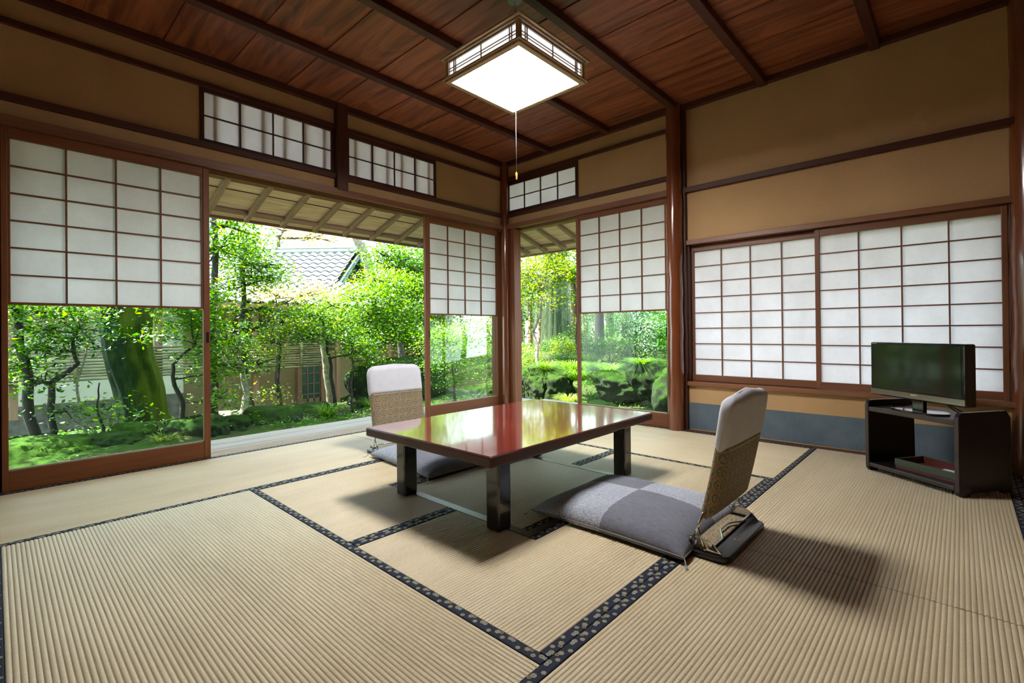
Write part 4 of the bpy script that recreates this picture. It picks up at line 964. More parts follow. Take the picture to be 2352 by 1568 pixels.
# gallery posts stand free in front
for i, (x, w, z0) in enumerate(((0.20, 0.10, -0.55), (3.70, 0.11, -1.0), (3.20, 0.09, -1.0), (5.50, 0.09, -1.0), (6.9, 0.10, -1.0), (2.05, 0.10, -0.85), (-1.8, 0.1, -0.7))):
    MB().box(x-w/2, x+w/2, 10.70, 10.70+w, z0, 1.36).build('post', POST, hb, world=True, bevel=0.006)
def tiled(name, parent, P0, ux, dn, nu, nd, pitch_u, pitch_d, mat, world=True):
    """pantile field: P0 top corner, ux unit along the ridge, dn unit down the slope"""
    nrm = ux.cross(dn); nrm = nrm if nrm.z > 0 else -nrm; mb = MB()
    for j in range(nd):
        for_u = nu*6
        vs = []
        for e in (0, 1):
            for i in range(for_u+1):
                a = i/6.0; h = 0.060*(0.5+0.5*math.cos(2*PI*a))**0.8
                P = P0+ux*(a*pitch_u)+dn*((j+e*1.12)*pitch_d)+nrm*(h+0.030*e+0.002); vs.append(P)
        k = for_u+1
        vs2 = vs+[v-nrm*0.028 for v in vs[k:]]
        fs = [(i, i+1, k+i+1, k+i) for i in range(for_u)]+[(k+i, k+i+1, 2*k+i+1, 2*k+i) for i in range(for_u)]
        mb.add(vs2, fs)
    return mb.build(name, mat, parent, world=world, smooth=True, angle=40)
tiled('roof_tiles', hb, Vector((-4.6, 12.0, 2.05)), Vector((1, 0, 0)), Vector((0, -1.72, -0.70)).normalized(), 64, 8, 0.235, 0.225, TILE)
MB().box(-4.6, 10.0, 10.28, 10.36, 1.27, 1.36).build('eave_board', POST, hb, world=True)
MB().add([(-4.6, 12.0, 2.0), (10.0, 12.0, 2.0), (10.0, 10.3, 1.30), (-4.6, 10.3, 1.30)], [(0,1,2,3)]).build('roof_board', rafterw('x'), hb, world=True)
# bamboo screen on the gallery
bs = thing('bamboo_screen', 'horizontal bamboo pole screen hanging along the gallery', 'bamboo screen', (2.5, 10.55, 0.0))
bam = NT('dry_bamboo'); bam.rough(0.55, 0.4); bam.set('Base Color', bam.ramp(bam.noise(1.0, 4, 0.6, bam.pos(), (2.5, 12, 30)), [(0.35, (0.035, 0.032, 0.014)), (0.55, (0.17, 0.16, 0.075)), (0.75, (0.38, 0.36, 0.20))])); bam = bam.m  # dark streaks in the colour also stand for shade between the poles
bz = 0.03
for i in range(11):
    rr = 0.0190+rng.uniform(-.003, .003); mb = MB(); pts = []; rad = []
    for j in range(17):
        x = -1.6+j*0.42+rng.uniform(-.05, .05)
        for dx, r_ in ((-0.02, rr), (0.0, rr*1.18), (0.02, rr)): pts.append((x+dx, 10.53+rng.uniform(-.004, .004), bz+0.004*math.sin(j+i))); rad.append(r_)
    mb.tube(pts, rad, 8); mb.build('pole', bam, bs, world=True, smooth=True)
    bz += 0.050
for x in (-1.2, 0.9, 1.85, 3.1, 4.55): mb = MB(); mb.tube([(x, 10.49, -0.02), (x, 10.49, 0.60)], 0.032, 8); mb.build('batten', bam, bs, world=True, smooth=True)
mb = MB(); mb.tube([(-2.0, 10.55, 1.02), (1.9, 10.55, 1.00)], 0.045, 10)
hr = tag(mb.build('gallery_rail', POST, smooth=True), 'round timber rail running above the bamboo screen at the far left', 'rail')
# big tiled roof with a gable behind
G = thing('tiled_roof_house', 'far house with big grey tiled roof and dark gable end', 'house', (7.0, 15.5, -1.0))
r0_, r1_ = Vector((3.2, 19.24, 3.3)), Vector((7.86, 13.97, 3.3)); ur = (r1_-r0_).normalized(); pr = Vector((ur.y, -ur.x, 0)); pr = pr if pr.x < 0 else -pr
dn_ = (pr*2.6+Vector((0, 0, -1.75))).normalized(); Lr = (r1_-r0_).length
tiled('roof_tiles', G, r0_, ur, dn_, int(Lr/0.27), 12, 0.27, 0.27, TILE)
dn2 = (-pr*2.6+Vector((0, 0, -1.75))).normalized()
tiled('roof_tiles', G, r0_, ur, dn2, int(Lr/0.27), 8, 0.27, 0.27, TILE)
mb = MB(); mb.tube([tuple(r0_+Vector((0, 0, .04))), tuple(r1_+Vector((0, 0, .04)))], 0.10, 10); mb.tube([tuple(r0_+Vector((0, 0, .15))), tuple(r1_+Vector((0, 0, .15)))], 0.06, 10)
for i in range(12): p = r1_-ur*(0.5*i+0.2)+Vector((0, 0, .18)); mb.cyl(tuple(p), tuple(p+Vector((0, 0, .10))), 0.012, n=6)
q_ = r1_+ur*0.05; mb.box(q_.x-.14, q_.x+.14, q_.y-.14, q_.y+.14, 3.28, 3.62); mb.build('ridge', plain('ridge_tile', (0.10, 0.16, 0.13), 0.5, nscale=8, nvar=.4), G, world=True)
e0 = r1_-ur*0.25; aL = e0+pr*2.9+Vector((0, 0, -1.95)); aR = e0-pr*2.0+Vector((0, 0, -1.35))
MB().add([tuple(e0), tuple(aL), tuple(Vector((aL.x, aL.y, -1.2))), tuple(Vector((aR.x, aR.y, -1.2))), tuple(aR)]+[tuple(Vector(v)-ur*0.1) for v in (e0, aL, (aL.x, aL.y, -1.2), (aR.x, aR.y, -1.2), aR)], [(0,1,2,3,4),(5,9,8,7,6),(0,4,9,5),(0,5,6,1)]).build('gable_wall', plain('gable_dark', (0.035, 0.030, 0.022), 0.8, nscale=10, nvar=.4), G, world=True)
mb = MB()
for (a, b) in ((r1_, r1_+pr*3.0+Vector((0, 0, -2.02))), (r1_, r1_-pr*2.2+Vector((0, 0, -1.48)))):
    for s_ in (0, 0.10): mb.tube([tuple(a+ur*0.03-Vector((0, 0, .06+s_))), tuple(b+ur*0.03-Vector((0, 0, .06+s_)))], 0.045, 6)
mb.build('bargeboard', plain('ridge_tile', (0.10, 0.16, 0.13), 0.5), G, world=True)

# ------------------------------------------------------------------ big leaning mossy trunk
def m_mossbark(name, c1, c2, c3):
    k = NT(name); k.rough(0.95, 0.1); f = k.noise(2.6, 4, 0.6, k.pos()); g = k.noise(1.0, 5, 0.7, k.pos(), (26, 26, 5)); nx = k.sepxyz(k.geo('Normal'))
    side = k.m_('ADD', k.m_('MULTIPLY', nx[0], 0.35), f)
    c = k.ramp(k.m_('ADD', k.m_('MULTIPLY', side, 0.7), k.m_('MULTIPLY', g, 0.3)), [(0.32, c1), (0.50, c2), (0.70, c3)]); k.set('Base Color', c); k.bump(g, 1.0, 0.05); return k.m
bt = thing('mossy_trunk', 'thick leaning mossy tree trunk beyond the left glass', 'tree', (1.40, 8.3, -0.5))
mb = MB(); P = [(1.42, 8.35, -0.6), (1.40, 8.3, -0.42), (1.36, 8.3, -0.05), (1.25, 8.3, 0.40), (1.21, 8.3, 0.75), (1.20, 8.3, 1.10), (1.19, 8.3, 1.6), (1.1, 8.3, 2.3), (1.0, 8.3, 3.4), (0.8, 8.3, 4.6)]
Rr = [0.36, 0.26, 0.265, 0.255, 0.262, 0.285, 0.27, 0.24, 0.2, 0.14]
sv = len(mb.v); 
def smoothpath(P, Rr, k=5):
    out = []; ro = []; P = [Vector(p) for p in P]
    for i in range(len(P)-1):
        a, b, c, d = P[max(0, i-1)], P[i], P[i+1], P[min(len(P)-1, i+2)]
        for j in range(k):
            t_ = j/k; out.append(0.5*((2*b)+(c-a)*t_+(2*a-5*b+4*c-d)*t_*t_+(-a+3*b-3*c+d)*t_**3)); ro.append(Rr[i]*(1-t_)+Rr[i+1]*t_)
    out.append(P[-1]); ro.append(Rr[-1]); return out, ro
sp_, sr_ = smoothpath(P, Rr); mb.tube(sp_, sr_, 40)
vv = []
for v in mb.v:
    p = Vector(v); c = min(sp_, key=lambda q: abs(q.z-p.z)); d = Vector((p.x-c.x, p.y-c.y, 0)); a = math.atan2(d.y, d.x)
    k_ = 1+0.11*math.sin(3*a+0.8*p.z+1)+0.06*math.sin(7*a+1.5*p.z)+0.05*MN.noise(Vector((a*2, p.z*2, 3)))+0.22*max(0, math.sin(2*a+0.6))*max(0, -p.z+0.05)*1.2
    vv.append((c.x+d.x*k_, c.y+d.y*k_, p.z))
mb.v = vv
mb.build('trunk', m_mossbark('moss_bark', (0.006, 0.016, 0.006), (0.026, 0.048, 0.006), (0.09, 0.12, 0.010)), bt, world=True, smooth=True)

bb = MB()  # high crown out of view, added to cast shade on the moss below
for e in ((-1.2, 7.9, 5.2), (0.3, 8.4, 5.6), (1.9, 8.0, 5.3), (0.4, 7.0, 5.4), (-2.4, 7.0, 5.4)): bb.tube(wig((0.9, 8.3, 3.9), e, 6, 0.08, rng), [0.13, 0.11, 0.09, 0.07, 0.05, 0.03, 0.015], 8)
bb.build('branches', BARK['dark'], bt, world=True, smooth=True, fix=False)
q_ = np.random.RandomState(77); Cc = np.concatenate([np.repeat(q_.normal(size=(k//10, 3))*np.array([.55, .5, .22])*r_+np.array(c)-np.array(bt.location), 10, 0)+q_.normal(size=(k//10*10, 3))*.14 for c, r_, k in (((-1.5, 7.6, 5.3), 1.2, 1700), ((0.2, 8.0, 5.7), 1.2, 1300), ((2.0, 7.9, 5.4), 1.0, 1000), ((0.2, 6.6, 5.4), 1.2, 2200), ((-2.6, 6.4, 5.4), 1.4, 2600))])
leaves('foliage', Cc, 0.085, LF['mid'], bt, seed=78)

# ------------------------------------------------------------------ trees seen through the left glass and the open side
T = tree
T('slender_tree', 'leaning slender dark tree at the far left of the glass', (0.30, 7.0), [(0.24, 7.0, 0.3), (0.17, 7.0, 1.0), (0.1, 7.0, 2.2)], 0.052, 0.03,
  [(0.15, 7.0, 1.05, .35, .4, .25, 600), (0.40, 6.9, 0.80, .32, .4, .10, 500), (0.15, 7.1, 0.45, .25, .3, .12, 350), (0.62, 7.2, 1.05, .28, .3, .12, 450)], 'bright', 0.045, 'dark', 3)
T('forked_shrub', 'forked dark shrub tree beside the slender leaning one', (0.39, 6.8), [(0.40, 6.8, 0.28), (0.50, 6.8, 0.36), (0.60, 6.8, 0.46), (0.56, 6.8, 0.72)], 0.036, 0.016,
  [(0.35, 6.8, 0.62, .22, .25, .10, 500), (0.62, 6.8, 0.85, .25, .3, .16, 600), (0.30, 6.7, 0.30, .20, .2, .08, 260), (0.55, 6.7, -0.02, .16, .2, .08, 160)], 'mid', 0.042, 'dark', 5)
T('thin_sapling', 'thin crooked sapling just left of the mossy trunk', (0.68, 6.9), [(0.62, 6.9, 0.0), (0.60, 6.9, 0.25), (0.68, 6.9, 0.62)], 0.020, 0.008,
  [(0.70, 6.9, 0.66, .15, .2, .05, 110)], 'dark', 0.04, 'pale', 8, amp=0.05)
T('thin_sapling', 'small two-stemmed sapling with bright low leaves before the mossy trunk', (0.80, 6.7), [(0.74, 6.7, -0.05), (0.76, 6.7, 0.25)], 0.018, 0.006,
  [(0.80, 6.7, 0.02, .18, .2, .05, 150), (0.86, 6.6, -0.12, .18, .2, .04, 100)], 'bright', 0.05, 'dark', 9)
T('crooked_tree', 'small crooked tree right of the mossy trunk with layered bright leaves', (1.62, 7.2), [(1.62, 7.2, -0.1), (1.52, 7.2, 0.2), (1.52, 7.2, 0.38), (1.62, 7.2, 0.5), (1.76, 7.2, 0.62)], 0.034, 0.012,
  [(1.80, 7.2, 0.95, .42, .45, .22, 1500), (1.62, 7.0, 1.25, .4, .4, .2, 900), (1.86, 7.0, 0.55, .26, .3, .12, 700), (1.98, 7.1, 0.25, .22, .3, .12, 500), (1.98, 6.8, -0.05, .2, .3, .12, 420), (1.50, 7.6, 0.75, .2, .2, .1, 250)], 'bright', 0.048, 'dark', 12)
T('leaning_maple', 'overhanging bright branch across the top of the left glass', (-0.7, 6.2), [(-0.6, 6.2, 1.0), (0.2, 6.3, 1.8)], 0.05, 0.02,
  [(1.75, 7.4, 1.18, .40, .4, .12, 700), (0.45, 6.6, 1.15, .4, .3, .12, 600), (1.15, 6.9, 1.42, .6, .4, .10, 500)], 'bright', 0.048, 'dark', 14)
T('dark_stem_tree', 'dark straight tree at the left edge of the open side', (2.06, 7.5), [(2.04, 7.5, 0.6), (2.06, 7.5, 1.4), (2.05, 7.5, 2.5)], 0.060, 0.035,
  [(2.10, 7.4, 1.9, .42, .45, .22, 900), (2.25, 7.4, 2.25, .45, .45, .2, 900), (2.0, 7.3, 1.35, .35, .4, .08, 300), (2.2, 7.3, 0.7, .28, .4, .10, 300), (2.15, 7.2, 0.35, .25, .3, .08, 220)], 'bright', 0.048, 'dark', 17)
T('camellia_tree', 'upright tree with dense green crown in front of the tiled roof', (2.72, 8.0), [(2.60, 8.0, 0.0), (2.55, 8.0, 0.6), (2.60, 8.0, 1.25), (2.62, 8.0, 2.0)], 0.062, 0.03,
  [(2.62, 8.0, 2.15, .42, .5, .24, 1700), (2.70, 7.9, 1.80, .48, .5, .20, 1500), (2.60, 7.9, 1.50, .55, .5, .10, 700), (2.95, 7.9, 1.62, .38, .4, .10, 600), (2.75, 7.9, 1.15, .55, .5, .08, 420), (2.7, 7.8, 0.85, .35, .4, .10, 350), (2.75, 7.7, 0.3, .2, .3, .10, 260)], 'bright', 0.046, 'dark', 21)
T('pale_trunk_tree', 'tree with pale cut double trunk standing before the gallery', (2.42, 7.6), [(2.50, 7.6, -0.1), (2.44, 7.6, 0.2)], 0.055, 0.040, [(2.35, 7.5, 0.62, .22, .3, .14, 420)], 'bright', 0.045, 'pale', 22, amp=0.04)
T('thin_sapling', 'thin upright sapling in front of the tan gallery wall', (3.02, 7.8), [(3.03, 7.8, 0.2), (3.06, 7.8, 0.72)], 0.022, 0.010,
  [(3.15, 7.8, 0.80, .38, .35, .10, 800), (2.9, 7.8, 0.62, .25, .3, .06, 260), (2.95, 7.7, -0.2, .16, .2, .08, 200), (2.75, 7.6, 0.52, .3, .3, .08, 300)], 'yellow', 0.044, 'dark', 25, amp=0.04)
T('pale_trunk_tree', 'pale leaning double trunk right of the lattice door', (4.30, 8.7), [(4.22, 8.7, 0.0), (4.15, 8.7, 0.7), (4.18, 8.7, 1.2)], 0.055, 0.04, [(4.0, 8.6, 1.05, .5, .4, .16, 900)], 'yellow', 0.045, 'pale', 26, amp=0.04)
T('thin_maple', 'thin dark-stemmed maple over the mossy mounds', (3.85, 7.6), [(3.78, 7.6, 0.2), (3.72, 7.6, 0.7), (3.6, 7.6, 1.1)], 0.034, 0.016,
  [(3.45, 7.6, 1.05, .55, .5, .16, 1700), (3.75, 7.5, 0.80, .50, .5, .14, 1300), (3.35, 7.5, 0.74, .38, .4, .10, 500), (3.9, 7.5, 1.25, .5, .5, .14, 900), (4.2, 7.4, 0.45, .3, .4, .14, 600)], 'bright', 0.045, 'dark', 27)
T('thin_maple', 'slim maple sapling left of the boulder', (3.88, 7.1), [(3.86, 7.1, -0.1), (3.9, 7.1, 0.2), (3.88, 7.1, 0.6)], 0.020, 0.010,
  [(3.95, 7.1, 0.60, .35, .4, .16, 900), (4.15, 7.0, 0.30, .25, .3, .14, 500)], 'bright', 0.042, 'dark', 28)
T('broad_maple', 'broad bright maple filling the right part of the open side', (5.0, 8.3), [(4.95, 8.3, 0.3), (4.9, 8.3, 0.9), (5.0, 8.3, 1.8)], 0.07, 0.04,
  [(4.75, 8.0, 1.05, .60, .6, .20, 2200), (5.2, 8.2, 1.75, .65, .6, .25, 2500), (4.55, 7.8, 1.45, .55, .5, .16, 1500), (5.35, 8.0, 1.25, .6, .6, .24, 2200), (4.6, 7.7, 0.72, .55, .5, .16, 1500), (5.2, 7.7, 0.80, .55, .5, .18, 1800), (5.6, 8.0, 0.75, .5, .5, .2, 1200)], 'bright', 0.048, 'dark', 31)
T('evergreen_tree', 'dense green evergreen under the eave right of the tiled roof', (6.3, 9.3), [(6.2, 9.3, 1.0), (6.2, 9.3, 2.4)], 0.09, 0.05,
  [(6.0, 9.2, 2.35, .7, .6, .4, 2800), (6.7, 9.3, 2.3, .7, .6, .4, 2400), (6.3, 9.1, 1.7, .8, .6, .35, 2600), (6.9, 9.2, 1.3, .8, .6, .35, 2200)], 'mid', 0.06, 'grey', 33)
T('grey_barked_tree', 'tall grey barked tree leaning beside the tiled gable', (6.75, 11.2), [(6.70, 11.2, 1.6), (6.62, 11.1, 2.1), (6.45, 11.0, 2.65), (6.05, 11.0, 3.3), (5.8, 11.0, 4.2)], 0.16, 0.09,
  [(5.6, 11.5, 3.6, .8, .8, .3, 500), (6.6, 11.5, 3.4, .8, .8, .3, 600)], 'orange', 0.06, 'pale', 36, amp=0.03)
T('orange_maple', 'far pale orange maple above the tiled roof', (7.2, 18.0), [(7.0, 18, 2.5), (7.0, 18, 4.2)], 0.12, 0.06, [(7.3, 18, 4.7, 1.5, 1, .6, 1100), (8.6, 18, 4.4, 1.4, 1, .6, 1100), (9.6, 17, 3.6, 1.2, 1, .7, 1000)], 'orange', 0.085, 'grey', 38, twig=8, spread=.3)
T('autumn_shrub', 'pale orange shrub on the lower roof line', (3.9, 9.9), [(3.8, 9.9, 0.8), (3.8, 9.9, 1.3)], 0.05, 0.02, [(3.8, 9.9, 1.55, .8, .4, .16, 1100), (4.6, 9.9, 1.65, .6, .4, .2, 900)], 'orange', 0.045, 'dark', 39)
T('blue_conifer', 'far blue green conifer at the upper left of the open side', (4.6, 21.0), [(4.6, 21, 3.0), (4.6, 21, 6.5)], 0.22, 0.08, [(4.6, 21, 5.3, 1.5, 1.2, .9, 1500), (4.9, 21, 4.5, 1.6, 1.2, .7, 1300), (3.6, 21, 5.0, 1.2, 1.2, .8, 900)], 'blue', 0.14, 'dark', 41, twig=8, spread=.35)
# seen through the second door
T('round_maple', 'rounded bright maple bush seen through the door by the corner', (5.35, 6.3), [(5.3, 6.3, 0.0), (5.25, 6.3, 0.5)], 0.030, 0.015,
  [(5.1, 6.3, 0.62, .42, .45, .24, 2000), (5.5, 6.3, 0.35, .38, .4, .22, 1600), (5.0, 6.2, 0.25, .3, .3, .18, 1000), (5.7, 6.3, 0.75, .4, .4, .2, 1300), (5.25, 6.1, -0.05, .25, .3, .10, 400)], 'bright', 0.036, 'dark', 43)
T('white_twig_shrub', 'pale twiggy shrub against the corner glass', (6.1, 6.3), [(6.05, 6.3, 0.1), (5.9, 6.3, 0.5)], 0.022, 0.010, [(5.95, 6.3, 0.50, .3, .3, .2, 700), (6.1, 6.3, 0.9, .35, .35, .2, 900), (6.1, 6.2, 0.0, .25, .3, .15, 400)], 'yellow', 0.036, 'pale', 44)
for i, (x, y, z, s_, lf, lab) in enumerate(((7.6, 9.5, 0.9, 1.2, 'yellow', 'yellow green bush mass high behind the corner glass'), (9.0, 10.6, 0.6, 1.5, 'mid', 'mid green bush mass low behind the corner glass'))):
    bush('garden_bush', lab, (x, y, z), (s_, 0.8, s_*0.9), 3600, lf, 0.05, 50+i)
# seen through the side opening
T('twisted_maple', 'twisted maple with spreading yellow green crown in the side opening', (7.55, 6.28), [(7.5, 6.30, 0.14), (7.5, 6.40, 0.76), (7.5, 6.20, 1.1), (7.5, 6.10, 1.7)], 0.050, 0.020,
  [(7.5, 6.6, 1.95, .5, .5, .16, 1500), (7.5, 5.9, 2.05, .5, .5, .18, 1500), (7.4, 6.3, 1.65, .5, .6, .10, 800), (7.3, 5.5, 1.85, .4, .4, .2, 1000), (7.6, 6.7, 1.35, .4, .3, .08, 380), (7.3, 5.6, 1.35, .3, .3, .10, 300), (7.6, 6.6, 2.35, .5, .5, .2, 1300), (7.4, 5.8, 2.4, .5, .5, .2, 1300)], 'yellow', 0.046, 'pale', 61, amp=0.16)
T('crooked_maple', 'second crooked maple near the side door edge', (7.9, 5.45), [(7.9, 5.6, 0.6), (7.7, 5.45, 1.1), (7.7, 5.5, 1.7)], 0.045, 0.02, [(7.6, 5.4, 1.9, .4, .5, .22, 1300), (7.8, 5.3, 1.45, .3, .3, .12, 400), (7.8, 5.3, 2.3, .4, .5, .2, 900)], 'bright', 0.046, 'grey', 62, amp=0.16)
ct = thing('cedar_tree', 'thick furrowed cedar trunk in the side opening', 'tree', (10.0, 7.75, 0.0))
mb = MB(); mb.tube([(10.0, 7.75, -0.1), (10.0, 7.75, 0.35), (10.0, 7.74, 1.2), (10.0, 7.72, 2.6), (10.0, 7.70, 4.5), (10, 7.7, 8)], [0.50, 0.40, 0.36, 0.33, 0.30, 0.24], 64)
vv = []
for v in mb.v:
    dx, dy = v[0]-10.0, v[1]-7.73; a = math.atan2(dy, dx); k_ = 1+0.045*math.sin(17*a)+0.035*math.sin(29*a+1); vv.append((10+dx*k_, 7.73+dy*k_, v[2]))
mb.v = vv
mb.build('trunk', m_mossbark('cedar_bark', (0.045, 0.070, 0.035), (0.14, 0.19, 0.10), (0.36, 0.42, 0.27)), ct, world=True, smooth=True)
mb = MB(); 
q = nrg; Cc = np.concatenate([q.normal(size=(700, 3))*np.array([.7, .9, .35])+np.array(c) for c in ((0, 0.3, 5.0), (0.2, -0.8, 5.6), (-.3, .9, 6.2))]); leaves('foliage', Cc, 0.10, LF['dark'], ct, seed=5)
T('grey_trunk_tree', 'plain grey trunk standing on the slope behind the side door glass', (9.5, 6.1), [(9.5, 6.1, 1.0), (9.5, 6.12, 3.2)], 0.125, 0.10, [(9.6, 6.0, 3.6, 1.2, 1.2, .5, 1600)], 'mid', 0.07, 'dark', 64, amp=0.01)
T('thin_trunk_tree', 'thin far trunk between the cedar and the side door', (14.0, 8.6), [(14, 8.6, 2), (14, 8.6, 4)], 0.12, 0.1, [(14, 8.6, 4.4, 1.5, 1.4, .8, 1500)], 'mid', 0.09, 'grey', 65, amp=0.02, spread=.3)
for i, (x, y, z, rx, ry, rz_, n, lf, sz, lab) in enumerate((
    (7.6, 6.75, 0.10, .38, .50, .42, 2600, 'yellow', .034, 'clipped azalea at the left of the side opening'),
    (8.4, 6.15, 0.38, .35, .55, .26, 2200, 'yellow', .034, 'azalea at the foot of the cedar'),
    (8.3, 5.40, 0.45, .40, .50, .28, 2000, 'mid', .034, 'green azalea touching the side door stile'),
    (8.8, 4.75, 0.75, .60, .70, .55, 4200, 'dark', .042, 'tall leafy shrub behind the side door glass'),
    (8.3, 4.05, 0.60, .55, .55, .55, 3600, 'mid', .042, 'leafy shrub by the round pillar beyond the glass'),
    (9.3, 5.35, 0.50, .35, .35, .25, 1200, 'bright', .038, 'small shrub beside the grey trunk'),
    (10.6, 6.9, 0.75, .8, .8, .6, 3600, 'mid', .05, 'dark shrub mass between the cedar and the grey trunk'),
    (10.8, 5.6, 0.85, .8, .8, .6, 3600, 'dark', .05, 'dark shrub mass uphill of the grey trunk'),
    (10.2, 4.4, 0.95, .9, .9, .7, 4200, 'mid', .05, 'green shrub mass uphill behind the side glass'),
    (9.6, 3.0, 0.95, .9, .9, .8, 4200, 'dark', .05, 'dark shrub mass uphill near the round pillar'),
    (8.2, 7.3, 0.15, .5, .5, .42, 2400, 'mid', .04, 'low green shrub against the corner jamb'),
    (8.9, 6.75, 0.38, .45, .45, .30, 2200, 'mid', .036, 'azalea just left of the cedar foot'),
    (8.0, 5.95, 0.12, .38, .40, .26, 2000, 'mid', .034, 'low azalea behind the grass clumps'),
    (8.75, 5.35, 0.32, .40, .42, .28, 2000, 'mid', .036, 'azalea before the grey trunk'))):
    bush('azalea_bush', lab, (x, y, z), (rx, ry, rz_), n, lf, sz, 70+i)
# rocks and mounds
MR = m_moss('moss_on_rock', rock=(0.045, 0.055, 0.040), amount=0.25); MR2 = m_moss('moss_on_dark_rock', rock=(0.018, 0.026, 0.016), amount=0.50)
MG = m_moss('moss_bright', c1=(0.009, 0.030, 0.002), c2=(0.050, 0.118, 0.004))
for a in (('big rounded moss mound in the lower left corner of the glass', (0.25, 6.35, -0.50), (.52, .40, .34), MG, 1), ('long low moss mound right under the left glass', (0.55, 5.45, -0.66), (.65, .35, .30), MG, 2),
          ('flat moss mound beside the long one', (1.15, 5.65, -0.62), (.50, .35, .24), MOSS, 3), ('small dark rock in front of the mossy trunk', (0.80, 6.35, -0.40), (.24, .22, .20), MR2, 4),
          ('rock with sunlit moss cap before the mossy trunk', (1.02, 6.60, -0.38), (.28, .24, .22), MG, 5), ('mossy rock right of the trunk foot', (1.38, 6.55, -0.42), (.24, .22, .26), MR2, 6),
          ('large dark rock behind the stile of the left door', (1.66, 6.45, -0.44), (.28, .25, .30), MR2, 7), ('dark rock at the left edge of the open side', (2.00, 6.75, -0.52), (.30, .25, .30), MR2, 8),
          ('small moss cushion by the deck at the left edge of the open side', (1.80, 5.35, -0.52), (.22, .20, .20), MG, 9), ('moss hump next to the small moss cushion', (2.10, 5.55, -0.52), (.30, .22, .22), MG, 10),
          ('largest mossy rock in the open side', (2.55, 6.80, -0.52), (.38, .32, .36), MR, 11), ('mossy rock behind the largest one', (3.25, 7.55, -0.62), (.50, .32, .34), MR, 12),
          ('low moss stone before the ferns', (2.90, 6.35, -0.66), (.28, .25, .22), MG, 13), ('low moss stone beside the thin maple', (3.45, 6.60, -0.66), (.30, .25, .24), MG, 14),
          ('moss stone near the far legless chair', (3.95, 6.60, -0.60), (.34, .28, .26), MR, 15), ('round tan stone under the gallery', (2.75, 9.5, -0.75), (.22, .2, .2), plain('tan_stone', (.22, .2, .11), .9, nscale=6, nvar=.3), 16)):
    rock(a[0], a[1], a[2], a[3], a[4])
rock('huge dark boulder behind the far legless chair', (5.05, 7.45, -0.35), (0.98, 0.50, 0.78), MR2, 17, sub=5, name='boulder')
for a in (('low rock by the deck in the corner glass', (6.4, 6.6, -0.50), (.35, .3, .28), MR, 20), ('green rock in the side opening near the deck', (6.45, 5.45, -0.28), (.20, .24, .30), MR, 21),
          ('dark rock under the grass in the side opening', (6.5, 4.95, -0.25), (.25, .26, .32), MR2, 22), ('mossy ledge rock above the green one', (7.0, 5.75, -0.16), (.40, .55, .30), MR, 23),
          ('big squarish mossy rock behind the side door glass', (6.7, 3.40, 0.02), (.28, .36, .34), MR2, 24), ('mossy rock against the pillar edge of the glass', (6.3, 2.85, -0.12), (.24, .26, .42), MR, 25),
          ('long mossy rock in the middle of the side glass', (6.9, 4.05, -0.12), (.35, .48, .28), MR, 26), ('small sunlit rock at the foot of the side glass', (5.9, 3.75, -0.42), (.20, .24, .20), MG, 27),
          ('pale mossy rock at the bottom right of the side glass', (5.8, 3.15, -0.44), (.24, .28, .20), MR, 28), ('flat mossy rock left in the side glass', (6.0, 4.3, -0.46), (.24, .24, .18), MG, 29),
          ('rock by the deck in the side opening', (6.0, 5.0, -0.52), (.22, .26, .14), MG, 30)):
    rock(*a[:5])
for i, (lab, c, R, H, n) in enumerate((('large arching grass clump in the side opening', (6.75, 4.85, 0.02), .42, .26, 420), ('grass clump cut by the side door stile', (6.55, 4.62, -0.06), .38, .24, 340), ('pale grass tuft at the foot of the side glass', (5.9, 4.35, -0.36), .26, .18, 260),
        ('grass clump on the ledge in the side opening', (6.85, 5.55, 0.05), .36, .18, 260), ('hanging grass over the long rock', (6.9, 4.25, 0.05), .40, .2, 320), ('fern-like grass among the stones in the open side', (3.35, 6.85, -0.48), .30, .22, 260), ('grass tuft near the far legless chair', (4.1, 6.9, -0.45), .28, .2, 220),
        ('dry sunlit grass tuft before the mossy trunk', (1.22, 6.25, -0.40), .22, .12, 140), ('small grass tuft on the left moss mound', (0.45, 5.75, -0.42), .16, .12, 90), ('bright grass mound uphill in the side opening', (7.9, 5.35, 0.12), .42, .22, 380), ('grass at the foot of the thin saplings', (0.75, 6.7, -0.33), .25, .12, 120), ('grass hanging over the big squarish rock', (6.6, 3.5, 0.24), .36, .12, 260))):
    grass_clump(lab, c, R, H, n, 80+i, 'bright' if i not in (2, 7) else 'yellow')
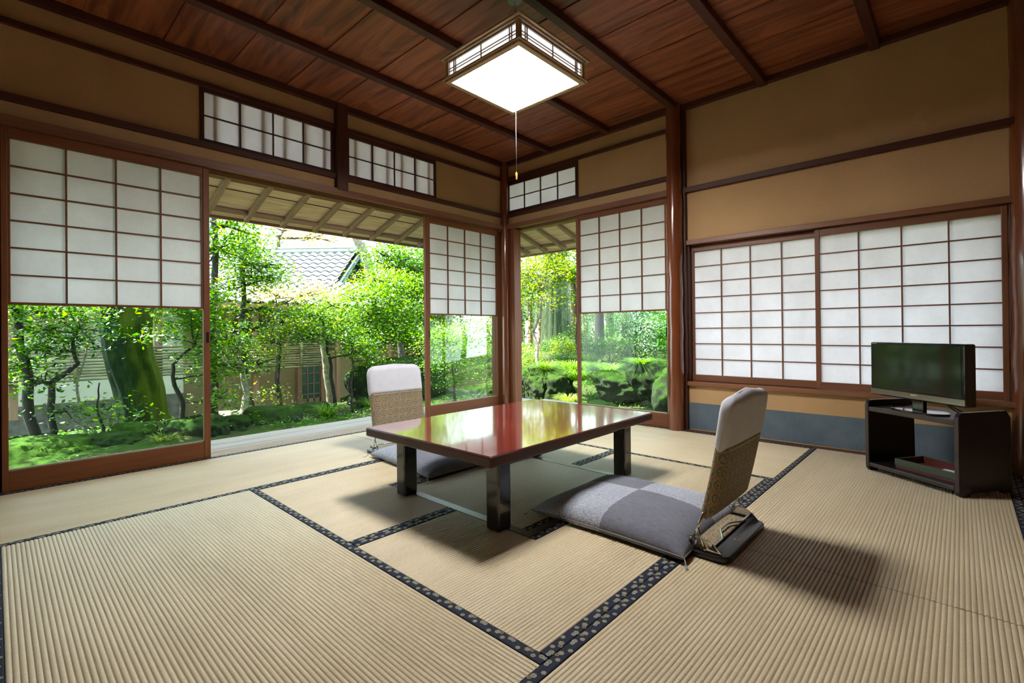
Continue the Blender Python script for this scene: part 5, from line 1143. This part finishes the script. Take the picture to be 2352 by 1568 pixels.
# low leafy ground cover (uncountable)
C = []
for (x0, x1, y0, y1, n) in ((2.2, 5.0, 6.2, 7.6, 1700), (5.2, 7.0, 3.0, 6.6, 2600), (0.0, 2.0, 6.3, 7.4, 500), (7.0, 9.5, 4.5, 7.5, 1800)):
    P = nrg.rand(n, 2)*np.array([x1-x0, y1-y0])+np.array([x0, y0]); C.append(np.array([(a, b, hz(a, b)+0.02+0.07*nrg.rand()) for a, b in P]))
o = leaves('ground_cover', np.concatenate(C), 0.035, LF['mid'], None, seed=9); tag(o, 'low leafy plants scattered over the moss', 'ground cover', kind='stuff')
# tree masses beyond
far = [(-3, 15, 3, 2.5, 1.4, 3), (0, 17, 3.5, 2.6, 1.5, 3.2), (11, 15, 2.0, 2.2, 1.5, 2.6), (13, 12, 2.2, 2.2, 1.6, 2.6), (16, 10, 2.5, 2.4, 2.0, 3.0), (17, 6, 2.8, 2.2, 2.4, 3.0), (17, 2, 2.8, 2.2, 2.4, 3.0), (13.0, 5.0, 1.5, 1.3, 1.8, 1.5), (12.0, 2, 1.4, 1.5, 2.0, 1.8), (10.3, 13.5, 3.0, 1.8, 1.4, 2.4), (8.3, 11.4, 1.4, 1.3, 1.0, 1.4), (16, -3, 3, 2.4, 2.6, 3.2), (13, -8, 3, 2.6, 2.6, 3.2)]  # the window-wall trees are unseen, added to keep sky out of glass reflections
labs = ['behind the gallery roof at the far left', 'behind the gallery roof further right', 'behind the corner pillar, low', 'behind the cedar, left side', 'behind the cedar, right side', 'uphill behind the side door paper', 'uphill behind the round pillar', 'on the slope behind the grey trunk', 'on the slope near the round pillar', 'above the boulder, far back', 'just behind the broad maple', 'added out of view outside the window wall, blocking reflected sky', 'added out of view past the window wall, far end']
for i, ((x, y, z, rx, ry, rz_), lb) in enumerate(zip(far, labs)):
    T('background_tree', 'leafy green tree mass '+lb, (x, y), [(x, y, z)], 0.12, 0.06, [(x, y, z, rx, ry, rz_, 5200)], ['mid', 'bright', 'dark'][i % 3], 0.11, 'dark', 100+i, group='background trees', twig=10, spread=.28)
# far hall with posts behind the cedar
fh_ = thing('far_hall', 'pale far hall with white posts behind the cedar', 'house', (15.2, 11.5, 0.2))
MB().box(15.2, 15.4, 8.5, 15.0, -0.2, 3.0).build('wall', HWALL, fh_, world=True)
for y in np.arange(8.6, 15, 0.55): MB().box(15.05, 15.2, y, y+0.12, -0.2, 2.7).build('post', POST, fh_, world=True)
MB().box(14.6, 15.8, 8.0, 15.4, 2.75, 3.0).build('roof', TILE, fh_, world=True)
